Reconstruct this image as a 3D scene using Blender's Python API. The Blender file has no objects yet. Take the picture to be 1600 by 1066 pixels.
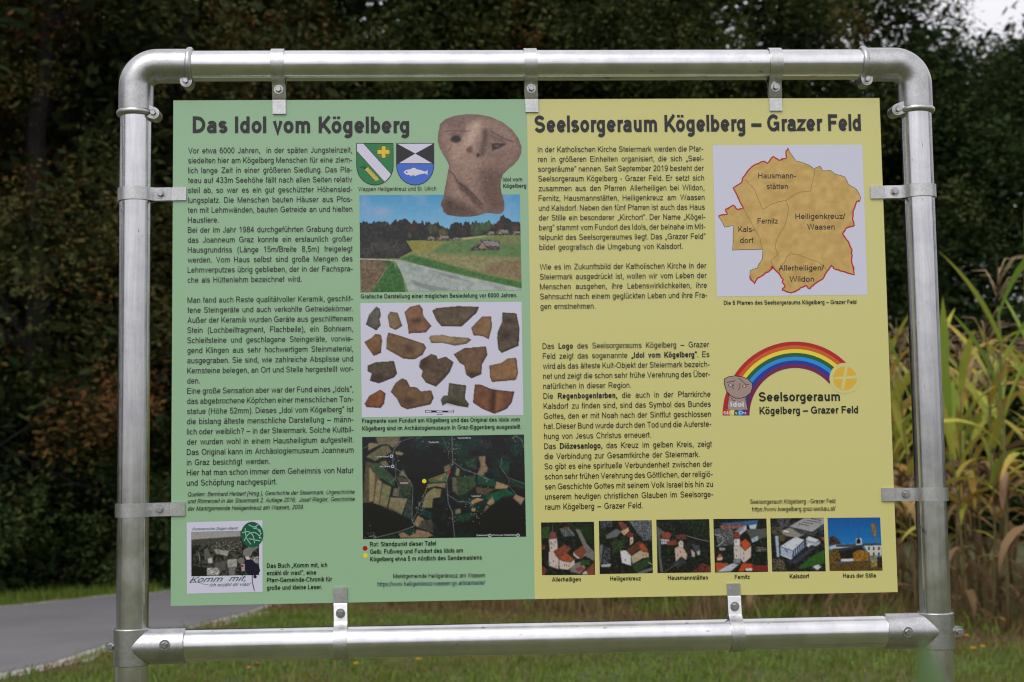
import bpy, bmesh, math, random
import numpy as np
from mathutils import Vector, Matrix
from mathutils.geometry import tessellate_polygon, delaunay_2d_cdt
random.seed(7)
RNG = np.random.default_rng(11)
R = math.radians
scene = bpy.context.scene
COL = scene.collection

# ------------------------------------------------------------------ camera
EYE = 1.5
CAM = np.array([-0.16771, -2.76235, EYE])
ROT = (1.65469, 0.01474, -0.04376)
FPX = 2222.2
PANEL_W, PANEL_H, PANEL_Z = 1.4, 0.978, EYE + 0.22335
cd = bpy.data.cameras.new("camera"); cam = bpy.data.objects.new("camera", cd); COL.objects.link(cam)
cam.location = CAM; cam.rotation_euler = ROT
cd.sensor_width = 36; cd.lens = 50; cd.clip_start = 0.05; cd.clip_end = 2000
cd.dof.use_dof = True; cd.dof.focus_distance = 2.77; cd.dof.aperture_fstop = 6.3
scene.camera = cam
scene.cycles.filter_width = 1.15

# ------------------------------------------------------------------ light
SKY_LOW, SKY_HIGH = 0.62, 1.12
SUN_EL, SUN_AZ = 52, 205          # high veiled sun, from behind the camera
w = bpy.data.worlds.new("World"); scene.world = w; w.use_nodes = True
nt = w.node_tree; nt.nodes.clear()
sky = nt.nodes.new("ShaderNodeTexSky"); sky.sky_type = 'NISHITA'; sky.sun_disc = False
sky.sun_elevation = R(SUN_EL); sky.sun_rotation = R(SUN_AZ)
sky.air_density = 1.0; sky.dust_density = 6.0; sky.ozone_density = 1.0
hs = nt.nodes.new("ShaderNodeHueSaturation"); hs.inputs['Saturation'].default_value = 0.22
bg = nt.nodes.new("ShaderNodeBackground"); bg.inputs['Strength'].default_value = 0.13
wo = nt.nodes.new("ShaderNodeOutputWorld")
# veiled overcast: the cloud layer is brighter overhead than near the horizon
tcw = nt.nodes.new("ShaderNodeTexCoord"); sxyz = nt.nodes.new("ShaderNodeSeparateXYZ"); mr = nt.nodes.new("ShaderNodeMapRange")
mr.inputs['From Min'].default_value = 0; mr.inputs['From Max'].default_value = .3; mr.inputs['To Min'].default_value = SKY_LOW; mr.inputs['To Max'].default_value = SKY_HIGH
vm = nt.nodes.new("ShaderNodeVectorMath"); vm.operation = 'SCALE'
nt.links.new(tcw.outputs['Generated'], sxyz.inputs[0]); nt.links.new(sxyz.outputs['Z'], mr.inputs['Value']); nt.links.new(mr.outputs[0], vm.inputs['Scale'])
nt.links.new(sky.outputs[0], hs.inputs['Color']); 
cl = nt.nodes.new("ShaderNodeMix"); cl.data_type = 'RGBA'; cl.inputs['Factor'].default_value = .7; cl.inputs['B'].default_value = (8.0, 7.9, 8.3, 1)   # cloud veil
nt.links.new(hs.outputs[0], cl.inputs['A']); nt.links.new(cl.outputs['Result'], vm.inputs[0]); nt.links.new(vm.outputs[0], bg.inputs[0]); nt.links.new(bg.outputs[0], wo.inputs[0])
sd = bpy.data.lights.new("sun", 'SUN'); sun = bpy.data.objects.new("sun", sd); COL.objects.link(sun)
sd.energy = 0.7; sd.angle = R(35); sd.color = (1, .97, .93)
sdir = Vector((math.sin(R(SUN_AZ)) * math.cos(R(SUN_EL)), math.cos(R(SUN_AZ)) * math.cos(R(SUN_EL)), math.sin(R(SUN_EL))))
sun.rotation_euler = sdir.to_track_quat('Z', 'Y').to_euler(); sun.location = (0, -5, 20)
vs = scene.view_settings; vs.view_transform = 'Standard'; vs.look = 'None'; vs.gamma = 1; vs.exposure = 0.0
K_INK = 1.3                       # printed albedo = K * linear value seen on the panel

# ------------------------------------------------------------------ helpers
def rotm():
    return np.array(Matrix.Rotation(ROT[2], 3, 'Z') @ Matrix.Rotation(ROT[1], 3, 'Y') @ Matrix.Rotation(ROT[0], 3, 'X'))
RM = rotm()
def rays(px, py):
    px = np.asarray(px, float); py = np.asarray(py, float)
    d = np.stack([(px - 800) / FPX, -(py - 533) / FPX, -np.ones_like(px)], -1)
    return d @ RM.T
def U(px, py, y=0.0):             # survey of the panel plane: photo pixel -> (x, z)
    d = rays(px, py); t = (y - CAM[1]) / d[..., 1]
    return CAM[0] + t * d[..., 0], CAM[2] + t * d[..., 2]
def G(px, py, z=0.0):             # ground point
    d = rays(px, py); t = (z - CAM[2]) / d[..., 2]
    return CAM[0] + t * d[..., 0], CAM[1] + t * d[..., 1]
def lin(c):
    c = np.asarray(c, float) / 255.0
    return np.where(c <= 0.04045, c / 12.92, ((c + 0.055) / 1.055) ** 2.4)

def tag(o, label=None, cat=None, group=None, kind=None):
    if label: o['label'] = label
    if cat: o['category'] = cat
    if group: o['group'] = group
    if kind: o['kind'] = kind
    return o
def empty(name, loc=(0, 0, 0), rz=0):
    o = bpy.data.objects.new(name, None); COL.objects.link(o)
    o.location = loc; o.rotation_euler = (0, 0, rz); o.empty_display_size = .1
    return o
def link(name, me, mat, parent=None, smooth=False):
    o = bpy.data.objects.new(name, me); COL.objects.link(o)
    if mat is not None:
        for m in (mat if isinstance(mat, (list, tuple)) else [mat]): me.materials.append(m)
    if parent: o.parent = parent
    if smooth: me.polygons.foreach_set('use_smooth', np.ones(len(me.polygons), bool))
    return o
def mesh(name, verts, faces, attr=None, col=None):
    me = bpy.data.meshes.new(name)
    verts = np.asarray(verts, np.float32)
    if isinstance(faces, np.ndarray):
        n, k = faces.shape
        me.vertices.add(len(verts)); me.vertices.foreach_set('co', verts.ravel())
        me.loops.add(n * k); me.loops.foreach_set('vertex_index', faces.astype(np.int32).ravel())
        me.polygons.add(n); me.polygons.foreach_set('loop_start', np.arange(0, n * k, k, dtype=np.int32))
        me.update(calc_edges=True)
    else:
        me.from_pydata(verts.tolist(), [], [list(map(int, f)) for f in faces])
    if attr is not None:
        a = me.attributes.new('tint', 'FLOAT', 'POINT'); a.data.foreach_set('value', np.asarray(attr, np.float32))
    if col is not None:
        a = me.attributes.new('col', 'FLOAT_COLOR', 'POINT')
        c = np.ones((len(verts), 4), np.float32); c[:, :3] = col; a.data.foreach_set('color', c.ravel())
    return me

class MB:                         # mesh builder: many shapes, one mesh
    def __init__(s): s.v = []; s.f = []; s.t = []; s.n = 0
    def add(s, v, f, t=0.0):
        v = np.asarray(v, float).reshape(-1, 3)
        s.v.append(v); s.t.append(np.broadcast_to(np.asarray(t, float), (len(v),)).copy())
        s.f += [[i + s.n for i in q] for q in f]; s.n += len(v)
    def tube(s, pts, rad, seg=24, caps=True, t=0.0):
        pts = [Vector(p) for p in pts]; n = len(pts)
        rad = [rad] * n if np.isscalar(rad) else list(rad)
        V = []; F = []; up = None
        for i, p in enumerate(pts):
            d = (pts[min(i + 1, n - 1)] - pts[max(i - 1, 0)]).normalized()
            if up is None:
                up = d.orthogonal().normalized()
            else:
                up = (up - d * up.dot(d)); up = up.normalized() if up.length > 1e-6 else d.orthogonal().normalized()
            b = d.cross(up)
            for k in range(seg):
                a = 2 * math.pi * k / seg
                V.append(p + (up * math.cos(a) + b * math.sin(a)) * rad[i])
        for i in range(n - 1):
            for k in range(seg):
                k2 = (k + 1) % seg
                F.append([i * seg + k, i * seg + k2, (i + 1) * seg + k2, (i + 1) * seg + k])
        if caps:
            F.append(list(range(seg))[::-1]); F.append([(n - 1) * seg + k for k in range(seg)])
        tt = t if np.isscalar(t) else np.repeat(np.asarray(t), seg)
        s.add(V, F, tt)
    def prism(s, poly, lo, hi, M=None):   # 2D outline extruded along third axis
        n = len(poly)
        V = [Vector((x, y, lo)) for x, y in poly] + [Vector((x, y, hi)) for x, y in poly]
        if M is not None: V = [M @ v for v in V]
        F = [list(range(n))[::-1], list(range(n, 2 * n))] + [[i, (i + 1) % n, n + (i + 1) % n, n + i] for i in range(n)]
        s.add(V, F)
    def mesh(s, name, tint=False):
        me = mesh(name, np.concatenate(s.v), s.f, np.concatenate(s.t) if tint else None)
        return me
    def build(s, name, mat, parent=None, smooth=False, tint=False, angle=None):
        me = s.mesh(name, tint); bm = bmesh.new(); bm.from_mesh(me); bmesh.ops.recalc_face_normals(bm, faces=bm.faces); bm.to_mesh(me); bm.free()
        o = link(name, me, mat, parent, smooth or angle is not None)
        if angle is not None: me.set_sharp_from_angle(angle=R(angle))
        return o

# ------------------------------------------------------------------ materials
def newmat(name):
    m = bpy.data.materials.new(name); m.use_nodes = True
    n = m.node_tree; return m, n, n.nodes['Principled BSDF']
def nd(n, t, **kw):
    x = n.nodes.new(t)
    for k, v in kw.items():
        if k in x.inputs.keys(): x.inputs[k].default_value = v
        else: setattr(x, k, v)
    return x
def ramp(n, fac, stops):
    r = n.nodes.new('ShaderNodeValToRGB'); e = r.color_ramp.elements
    while len(e) < len(stops): e.new(.5)
    for i, (p, c) in enumerate(stops):
        e[i].position = p; e[i].color = (*c, 1)
    n.links.new(fac, r.inputs[0]); return r.outputs[0]
def coords(n, scale=(1, 1, 1)):
    tc = n.nodes.new('ShaderNodeTexCoord'); mp = n.nodes.new('ShaderNodeMapping'); mp.inputs['Scale'].default_value = scale
    n.links.new(tc.outputs['Object'], mp.inputs[0]); return mp.outputs[0]
def noise(n, vec, scale, detail=4, rough=.55):
    x = nd(n, 'ShaderNodeTexNoise', Scale=scale, Detail=detail, Roughness=rough); n.links.new(vec, x.inputs['Vector']); return x.outputs['Fac']
def mixc(n, fac, a, b, mode='MIX'):
    x = n.nodes.new('ShaderNodeMix'); x.data_type = 'RGBA'; x.blend_type = mode
    for inp, val in ((x.inputs['Factor'], fac), (x.inputs['A'], a), (x.inputs['B'], b)):
        if hasattr(val, 'links'): n.links.new(val, inp)
        else: inp.default_value = val if np.isscalar(val) else (*val, 1)
    return x.outputs['Result']
def bump(n, b, h, strength, dist=.001):
    x = nd(n, 'ShaderNodeBump', Strength=strength, Distance=dist); n.links.new(h, x.inputs['Height']); n.links.new(x.outputs[0], b.inputs['Normal'])

def metal_pipe(name, axis, lo, hi, r0, r1):
    m, n, b = newmat(name); b.inputs['Metallic'].default_value = 1
    sc = [6, 6, 6]; sc[axis] = .35
    v = coords(n, sc); f = noise(n, v, 14, 6, .65)
    v2 = coords(n); g = noise(n, v2, 22, 5, .6)
    c1 = ramp(n, f, [(.3, (lo, lo, lo * 1.02)), (.7, (hi, hi, hi * 1.03))])
    c2 = ramp(n, g, [(.35, (.86, .86, .87)), (.6, (1, 1, 1))])
    c = mixc(n, 1.0, c1, c2, 'MULTIPLY')
    # short dark scuffs
    v3 = coords(n, (2.2, 2.2, 9) if axis == 0 else (9, 2.2, 2.2)); s = noise(n, v3, 16, 2, .5)
    sm = ramp(n, s, [(.70, (0, 0, 0)), (.76, (1, 1, 1))])
    c = mixc(n, sm, c, (.34, .34, .35)); n.links.new(c, b.inputs['Base Color'])
    r = ramp(n, g, [(.3, (r0,) * 3), (.7, (r1,) * 3)]); n.links.new(r, b.inputs['Roughness'])
    bump(n, b, f, .10, .0006); return m
def metal_cast(name, lo, hi, ro):
    m, n, b = newmat(name); b.inputs['Metallic'].default_value = 1
    v = coords(n); f = noise(n, v, 260, 3, .6); g = noise(n, v, 30, 5, .6)
    c1 = ramp(n, g, [(.3, (lo,) * 3), (.7, (hi, hi, hi * 1.02))]); c2 = ramp(n, f, [(.3, (.8, .8, .8)), (.65, (1, 1, 1))])
    n.links.new(mixc(n, 1.0, c1, c2, 'MULTIPLY'), b.inputs['Base Color'])
    b.inputs['Roughness'].default_value = ro; bump(n, b, f, .25, .0008); return m
M = {}
M['rail'] = metal_pipe('aluminium_rail', 0, .72, .86, .13, .22)
M['post'] = metal_pipe('galvanized_post', 2, .62, .80, .14, .24)
M['cast'] = metal_cast('cast_fitting', .46, .64, .32)
M['strap'] = metal_cast('strap_metal', .58, .74, .34)
M['bolt'] = metal_cast('bolt_steel', .42, .58, .30)

def ink_mat(name, color=None):
    m, n, b = newmat(name)
    if color is None:
        a = n.nodes.new('ShaderNodeAttribute'); a.attribute_name = 'col'; n.links.new(a.outputs['Color'], b.inputs['Base Color'])
    else:
        b.inputs['Base Color'].default_value = (*color, 1)
    b.inputs['Roughness'].default_value = .16; b.inputs['Specular IOR Level'].default_value = .6
    return m
def alb(c):
    k = K_INK if (np.shape(c) == (3,) and tuple(c) in (GREEN, YELLOW)) else K_INK * .86
    return np.clip((lin(c) - .016) * k, 0.003, .92)
GREEN, YELLOW, WHITE, INK = (137, 169, 137), (189, 184, 121), (206, 205, 221), (16, 18, 18)
M['ink'] = ink_mat('printed_ink'); M['text'] = ink_mat('black_ink', alb(INK)); 
M['green'] = ink_mat('panel_green', alb(GREEN)); M['yellow'] = ink_mat('panel_yellow', alb(YELLOW))
m, n, b = newmat('panel_edge'); b.inputs['Base Color'].default_value = (.6, .6, .58, 1); M['edge'] = m

def leaf_mat(name, stops, rough=.55, trans=.15):
    m, n, b = newmat(name)
    a = n.nodes.new('ShaderNodeAttribute'); a.attribute_name = 'tint'
    c = ramp(n, a.outputs['Fac'], stops); n.links.new(c, b.inputs['Base Color'])
    b.inputs['Roughness'].default_value = rough; b.inputs['Specular IOR Level'].default_value = .06 if 'leaves' in name and 'maize' not in name else .2
    if trans:
        t = n.nodes.new('ShaderNodeBsdfTranslucent'); n.links.new(c, t.inputs[0])
        mx = n.nodes.new('ShaderNodeMixShader'); mx.inputs[0].default_value = trans
        n.links.new(b.outputs[0], mx.inputs[1]); n.links.new(t.outputs[0], mx.inputs[2])
        n.links.new(mx.outputs[0], n.nodes['Material Output'].inputs[0])
    return m
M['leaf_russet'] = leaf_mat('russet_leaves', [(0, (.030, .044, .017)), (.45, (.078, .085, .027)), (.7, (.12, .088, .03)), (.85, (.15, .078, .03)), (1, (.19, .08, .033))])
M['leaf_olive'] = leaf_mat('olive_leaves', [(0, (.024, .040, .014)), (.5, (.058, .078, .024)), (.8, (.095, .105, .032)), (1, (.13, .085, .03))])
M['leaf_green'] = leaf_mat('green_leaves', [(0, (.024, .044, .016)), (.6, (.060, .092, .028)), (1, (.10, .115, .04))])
M['corn_leaf'] = leaf_mat('maize_leaves', [(0, (.19, .115, .06)), (.24, (.40, .27, .13)), (.4, (.55, .35, .075)), (.58, (.50, .49, .085)), (.8, (.34, .46, .075)), (1, (.22, .38, .065))], .5, .3)
M['corn_stalk'] = leaf_mat('maize_stalk', [(0, (.12, .07, .04)), (1, (.17, .18, .06))], .6, 0)
M['husk'] = leaf_mat('maize_husk', [(0, (.05, .028, .02)), (.5, (.18, .105, .06)), (1, (.36, .26, .16))], .7, 0)
M['grass'] = leaf_mat('grass_blades', [(0, (.19, .12, .065)), (.22, (.23, .175, .07)), (.42, (.20, .20, .045)), (.75, (.115, .19, .028)), (1, (.20, .30, .05))], .6, .25)
m, n, b = newmat('bark'); v = coords(n, (1, 1, .2)); f = noise(n, v, 9, 6)
n.links.new(ramp(n, f, [(.3, (.008, .007, .006)), (.7, (.024, .020, .017))]), b.inputs['Base Color']); b.inputs['Roughness'].default_value = .9; M['bark'] = m
m, n, b = newmat('soil_and_turf'); v = coords(n); f = noise(n, v, 1.1, 6); g = noise(n, v, 40, 4); h2 = noise(n, v, .35, 3)
c = ramp(n, f, [(.35, (.06, .09, .024)), (.54, (.075, .09, .03)), (.7, (.14, .11, .055))])
c = mixc(n, .5, c, ramp(n, g, [(.3, (.05, .06, .02)), (.7, (.17, .16, .075))])); n.links.new(c, b.inputs['Base Color']); b.inputs['Roughness'].default_value = .95
bump(n, b, g, .6, .02); M['ground'] = m
m, n, b = newmat('forest_floor'); v = coords(n); f = noise(n, v, 3, 6)
n.links.new(ramp(n, f, [(.3, (.012, .011, .008)), (.7, (.04, .032, .02))]), b.inputs['Base Color']); b.inputs['Roughness'].default_value = 1; M['floor'] = m
m, n, b = newmat('asphalt'); v = coords(n); f = noise(n, v, 90, 3, .7); g = noise(n, v, .8, 4)
c = mixc(n, .6, ramp(n, f, [(.3, (.13, .127, .135)), (.7, (.21, .205, .215))]), ramp(n, g, [(.35, (.14, .137, .143)), (.65, (.20, .196, .203))]))
n.links.new(c, b.inputs['Base Color']); b.inputs['Roughness'].default_value = .85; bump(n, b, f, .4, .004); M['asphalt'] = m
m, n, b = newmat('gravel'); v = coords(n); f = noise(n, v, 28, 4, .7); g = noise(n, v, 2.5, 3)
c = mixc(n, ramp(n, g, [(.45, (0, 0, 0)), (.7, (.8, .8, .8))]), ramp(n, f, [(.3, (.24, .23, .21)), (.65, (.58, .56, .53))]), (.12, .11, .05))
n.links.new(c, b.inputs['Base Color']); b.inputs['Roughness'].default_value = .9; bump(n, b, f, .8, .02); M['gravel'] = m
m, n, b = newmat('weed_leaf'); b.inputs['Base Color'].default_value = (.045, .10, .016, 1); M['weed'] = m
m, n, b = newmat('petals'); b.inputs['Base Color'].default_value = (.75, .45, .02, 1); M['petal'] = m
m, n, b = newmat('dead_leaf'); v = coords(n); f = noise(n, v, 30)
n.links.new(ramp(n, f, [(.3, (.30, .10, .03)), (.7, (.45, .20, .08))]), b.inputs['Base Color']); M['deadleaf'] = m

# ------------------------------------------------------------------ the setting
gx = np.linspace(-160, 160, 65); gy = np.linspace(-120, 200, 65)
XX, YY = np.meshgrid(gx, gy)
V = np.stack([XX, YY, np.zeros_like(XX)], -1).reshape(-1, 3); i = np.arange(64 * 65).reshape(64, 65)[:, :64].ravel()
F = np.stack([i, i + 1, i + 66, i + 65], 1)
tag(link('ground', mesh('ground', V, F), M['ground']), 'mown meadow of green grass and brown patches around the sign', 'ground', kind='structure')
def smooth_line(pts, n=60):
    pts = np.array(pts, float); t = np.linspace(0, len(pts) - 1, n); out = []
    for q in t:
        k = min(int(q), len(pts) - 2); u = q - k
        p0, p1, p2, p3 = pts[max(k - 1, 0)], pts[k], pts[k + 1], pts[min(k + 2, len(pts) - 1)]
        out.append(.5 * (2 * p1 + (p2 - p0) * u + (2 * p0 - 5 * p1 + 4 * p2 - p3) * u * u + (3 * p1 - p0 - 3 * p2 + p3) * u ** 3))
    return np.array(out)
near = [G(*p) for p in ((0, 1053), (164, 1009), (300, 979), (416, 946))]
far = [G(*p) for p in ((0, 950), (97, 940), (184, 931), (267, 924))]
near = [(-13, .5), (-8.5, 3.2), (-5.4, 5.6)] + near + [(-1.55, 17), (.4, 26), (4, 42)]
far = [(-16, 6.5), (-11, 8.9), (-7.6, 10.6)] + far + [(-3.3, 17.5), (-1.9, 26), (1.2, 42.5)]
NE, FE = smooth_line(near), smooth_line(far)
def strip(name, A, B, z, mat, label, cat):
    V = np.zeros((len(A) * 2, 3)); V[::2, :2] = A; V[1::2, :2] = B; V[:, 2] = z
    k = np.arange(0, 2 * len(A) - 2, 2); F = np.stack([k, k + 2, k + 3, k + 1], 1)
    return tag(link(name, mesh(name, V, F), mat), label, cat, kind='structure')
def offset(A, d, jit=0):
    t = np.gradient(A, axis=0); t /= np.linalg.norm(t, axis=1)[:, None]
    return A + np.stack([t[:, 1], -t[:, 0]], 1) * (d + jit * RNG.normal(size=(len(A), 1)))
strip('road', NE, FE, .010, M['asphalt'], 'narrow grey asphalt lane curving past the sign on the left', 'road')
strip('near_verge', offset(NE, .26, .04), NE, .006, M['gravel'], 'pale gravel verge along the near edge of the lane', 'verge')
strip('far_verge', FE, offset(FE, -.16, .03), .006, M['gravel'], 'pale gravel verge along the forest side of the lane', 'verge')
# wooded rise behind the trees
hx = np.linspace(-60, 60, 41); hy = np.linspace(21, 90, 24); HX, HY = np.meshgrid(hx, hy)
HZ = .02 + np.clip(HY - 26, 0, None) * .30 * (1 - .55 / (1 + np.exp(-(HX - 6) / 4))) + RNG.normal(size=HX.shape) * .05
HZ[0] = -.05
V = np.stack([HX + 0, HY, HZ], -1).reshape(-1, 3); i = np.arange(23 * 41).reshape(23, 41)[:, :40].ravel()
tag(link('hill', mesh('hill', V, np.stack([i, i + 1, i + 42, i + 41], 1)), M['floor']), 'dark wooded slope rising behind the lane and field', 'hill', kind='structure')

# ------------------------------------------------------------------ trees
def leaf_cloud(rng, cen, rad, k, size, tint, droop=.35):
    n = len(cen); C = np.repeat(cen, k, 0); Rr = np.repeat(rad, k)[:, None]
    P = C + rng.normal(size=(n * k, 3)) * Rr * np.array([.42, .42, .62])
    a = rng.normal(size=(n * k, 3)); a[:, 2] = a[:, 2] * .4 - droop; a /= np.linalg.norm(a, axis=1)[:, None]
    b = np.cross(a, rng.normal(size=(n * k, 3)) * .6 + [0, 0, 1.0]); b /= np.linalg.norm(b, axis=1)[:, None] + 1e-9
    L = size * rng.uniform(.6, 1.3, (n * k, 1)); Wd = L * rng.uniform(.32, .5, (n * k, 1))
    V = np.stack([P - a * L * .5, P + b * Wd * .5, P + a * L * .5, P - b * Wd * .5], 1).reshape(-1, 3)
    T = np.repeat(np.clip(np.repeat(tint, k) + rng.normal(size=n * k) * .06, 0, 1), 4)
    F = np.arange(n * k * 4).reshape(-1, 4); return V, F, T
def crown_mesh(seed, h, r, z0, nb, k, size, bias):     # nb hanging boughs, each a spray of leaf clumps
    rng = np.random.default_rng(seed); cen = []; rad = []; tint = []; lobes = rng.uniform(.75, 1.2, 9); m_ = 8; sc = min(1.0, r / 3)
    for b_ in range(nb):
        u = rng.uniform(0, 1) ** .9; prof = r * (math.sin(math.pi * min(1, .22 + .78 * u)) ** .7); a = rng.uniform(0, 2 * math.pi)
        rr = prof * lobes[int(a / 6.2832 * 9) % 9] * rng.uniform(.62, 1.02); z = z0 + (h - z0) * u; o = np.array([math.cos(a), math.sin(a), 0]); t_ = np.array([-o[1], o[0], 0])
        tb = np.clip(rng.beta(1.5, 1.5) * .8 + bias * rng.uniform(0, .55), 0, 1); wide = rng.uniform(.5, .95) * sc
        for q in range(m_):
            e1, e2 = rng.normal() * .42 * sc, rng.normal() * wide * .6
            cen.append(o * (rr + e1) + t_ * e2 + np.array([0, 0, z + rng.normal() * .12 - .55 * (e2 * e2 + max(0, e1) ** 2 * 1.5) - rr * .1])); rad.append(rng.uniform(.2, .4) * (.5 + .5 * sc)); tint.append(tb + rng.normal() * .07)
    cen, rad, tint = np.array(cen), np.array(rad), np.clip(tint, 0, 1)
    V, F, T = leaf_cloud(rng, cen, rad, k, size, tint)
    inner = cen * np.array([.6, .6, 1]); Vi, Fi, Ti = leaf_cloud(rng, inner, rad * 2, 13, size * 2.6, tint * .15)     # larger inner leaves, tint darkened to stand for shade inside the crown
    return mesh('crown', np.concatenate([V, Vi]), np.concatenate([F, Fi + len(V)]), np.concatenate([T, Ti]))
def trunk_mesh(seed, h, r):
    rng = random.Random(seed); mb = MB(); pts = []; x = y = 0
    for q in range(8):
        pts.append((x, y, h * .8 * q / 7 - .1 * (q == 0))); x += rng.uniform(-.12, .12); y += rng.uniform(-.12, .12)
    mb.tube(pts, [r * (1 - .11 * q) * (1.25 if q == 0 else 1) for q in range(8)], 10)
    for q in range(7):
        k = rng.randint(2, 6); p = Vector(pts[k]); a = rng.uniform(0, 6.28); L = rng.uniform(1.2, 2.3)
        d = Vector((math.cos(a), math.sin(a), rng.uniform(.2, .7)))
        mb.tube([p, p + d * L * .5, p + d * L + Vector((0, 0, .2))], [r * .35, r * .22, r * .07], 6)
    me = mb.mesh('trunk'); return me
CR = {}
for key, seed, h, r, z0, nc, k, size, bias, mat in (
        ('russet', 1, 13, 3.3, .6, 120, 60, .09, .5, 'leaf_russet'), ('olive', 2, 12.5, 3.4, .5, 125, 60, .09, .1, 'leaf_olive'),
        ('green', 3, 9, 3.0, .4, 105, 60, .09, 0, 'leaf_green'), ('russet2', 4, 12, 3.0, .9, 112, 60, .09, .35, 'leaf_russet')):
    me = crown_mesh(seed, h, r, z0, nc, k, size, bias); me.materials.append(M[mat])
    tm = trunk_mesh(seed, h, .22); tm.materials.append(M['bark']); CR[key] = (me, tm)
def tree(key, d, px, s, sz, label, group, rz):
    t_ = d / FPX; X = CAM[0] + (px - 800) * t_ - (d * .0438 if False else 0)
    ray = rays(px, 720); ray = ray / abs(ray[1]); X = CAM[0] + ray[0] * d; Y = CAM[1] + d
    z = max(0, (Y - 26) * .3) if X < 4 else max(0, (Y - 26) * .15)
    t = empty('tree', (X, Y, z), rz); t.scale = (s, s, sz); tag(t, label, 'tree', group)
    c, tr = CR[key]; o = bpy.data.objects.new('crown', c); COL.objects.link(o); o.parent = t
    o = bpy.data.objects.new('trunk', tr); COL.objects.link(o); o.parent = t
gf = 'trees along the front edge of the forest'
for key, d, px, s, sz, rz, label in (
        ('russet', 19.5, -330, 1, 1, .3, 'russet leaved tree beyond the lane, off the left side of the frame'),
        ('russet', 19, 60, 1, 1, 2.1, 'tall russet brown tree beyond the lane left of the left post'),
        ('russet2', 20.5, 300, 1, 1.05, 4.0, 'tall brownish tree rising behind the left post and green board half'),
        ('olive', 22, 640, 1, 1.05, 1.2, 'tall dark olive tree behind the middle of the green board half'),
        ('olive', 23, 960, 1, 1.1, 5.1, 'tall dark green tree behind the middle of the yellow board half'),
        ('olive', 25, 1180, 1, 1.05, .4, 'tall olive tree above the right half of the top rail'),
        ('olive', 27, 1375, 1.05, 1.0, 2.6, 'tall olive tree behind the upper right elbow, next to the open sky'),
        ('green', 25.5, 1480, 1, .98, 1.3, 'lower green tree right of the right post, below the open sky'),
        ('green', 26, 1670, 1.0, 1.04, 3.3, 'green tree under the patch of white sky at the right edge'),
        ('green', 27, 1930, 1, .92, .9, 'low green tree behind the maize, off the right side of the frame'),
        ('green', 29, 1410, 1.05, .95, 4.3, 'green tree half hidden behind the right post'),
        ('green', 29.5, 1590, 1.05, 1.1, 5.6, 'green tree at the back below the white sky')):
    tree(key, d, px, s, sz, label, gf, rz)
k = 0
for row, (d, n_) in enumerate(((25, 7), (30, 8), (36, 8))):
    for j in range(n_):
        px = -250 + 1750 * j / (n_ - 1) * (1 if row else .8) + random.uniform(-60, 60)
        if px > 1270: px -= 230
        dd = d + random.uniform(-1, 1) + (3 if px > 900 else 0)
        key = random.choice(('russet', 'olive', 'olive', 'russet2'))
        if px > 1150: continue
        tree(key, dd, px, random.uniform(.95, 1.1), random.uniform(.95, 1.05), 'dark tree deep in the forest behind the front row of trees', 'trees deep in the forest', random.uniform(0, 6.28)); k += 1
for key, X_, Y_, rz, lab in (('olive', -14.5, 13.5, 1, 'unseen olive tree beyond the lane far left of the sign'), ('russet', -17, 8.5, 2, 'unseen brownish tree beyond the lane left of the camera'), ('olive', -18, 3, 3, 'unseen olive tree at the bend of the lane left of the camera'), ('russet2', -17.5, -3, 4, 'unseen brown green tree at the bend left behind the camera'),  # unseen trees added at both sides to darken the reflections in the posts
                             ('green', 19, 17, 5, 'unseen green tree at the far right end of the maize field'), ('green', 21, 9, 1.5, 'unseen green tree right of the maize field'), ('olive', 21, 2, 2.5, 'unseen olive tree right of the meadow')):
    t = empty('tree', (X_, Y_, 0), rz); tag(t, lab, 'tree', 'unseen trees added beside the meadow')
    for nm, me in zip(('crown', 'trunk'), CR[key]):
        o = bpy.data.objects.new(nm, me); COL.objects.link(o); o.parent = t
# shrubs along the far side of the lane
shm = crown_mesh(21, 2.2, 1.25, .05, 16, 60, .08, 0); shm.materials.append(M['leaf_green'])
stm = trunk_mesh(9, 2.0, .05); stm.materials.append(M['bark'])
for px, d, s, label in ((-60, 17.6, 1.0, 'dark shrub beside the lane at the left edge'), (215, 18.2, .9, 'green shrub by the lane behind the foot of the left post'),
                        (60, 18.6, 1.15, 'dark shrub at the lane edge midway between frame edge and left post'), (380, 19, 1.2, 'shrub beyond the lane hidden behind the green board half')):
    ray = rays(px, 720); ray = ray / ray[1]
    t = empty('shrub', (CAM[0] + ray[0] * d, CAM[1] + d, 0), px * .01); t.scale = (s,) * 3; tag(t, label, 'shrub', 'shrubs along the lane')
    for nm, me in (('crown', shm), ('stem', stm)):
        o = bpy.data.objects.new(nm, me); COL.objects.link(o); o.parent = t

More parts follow.
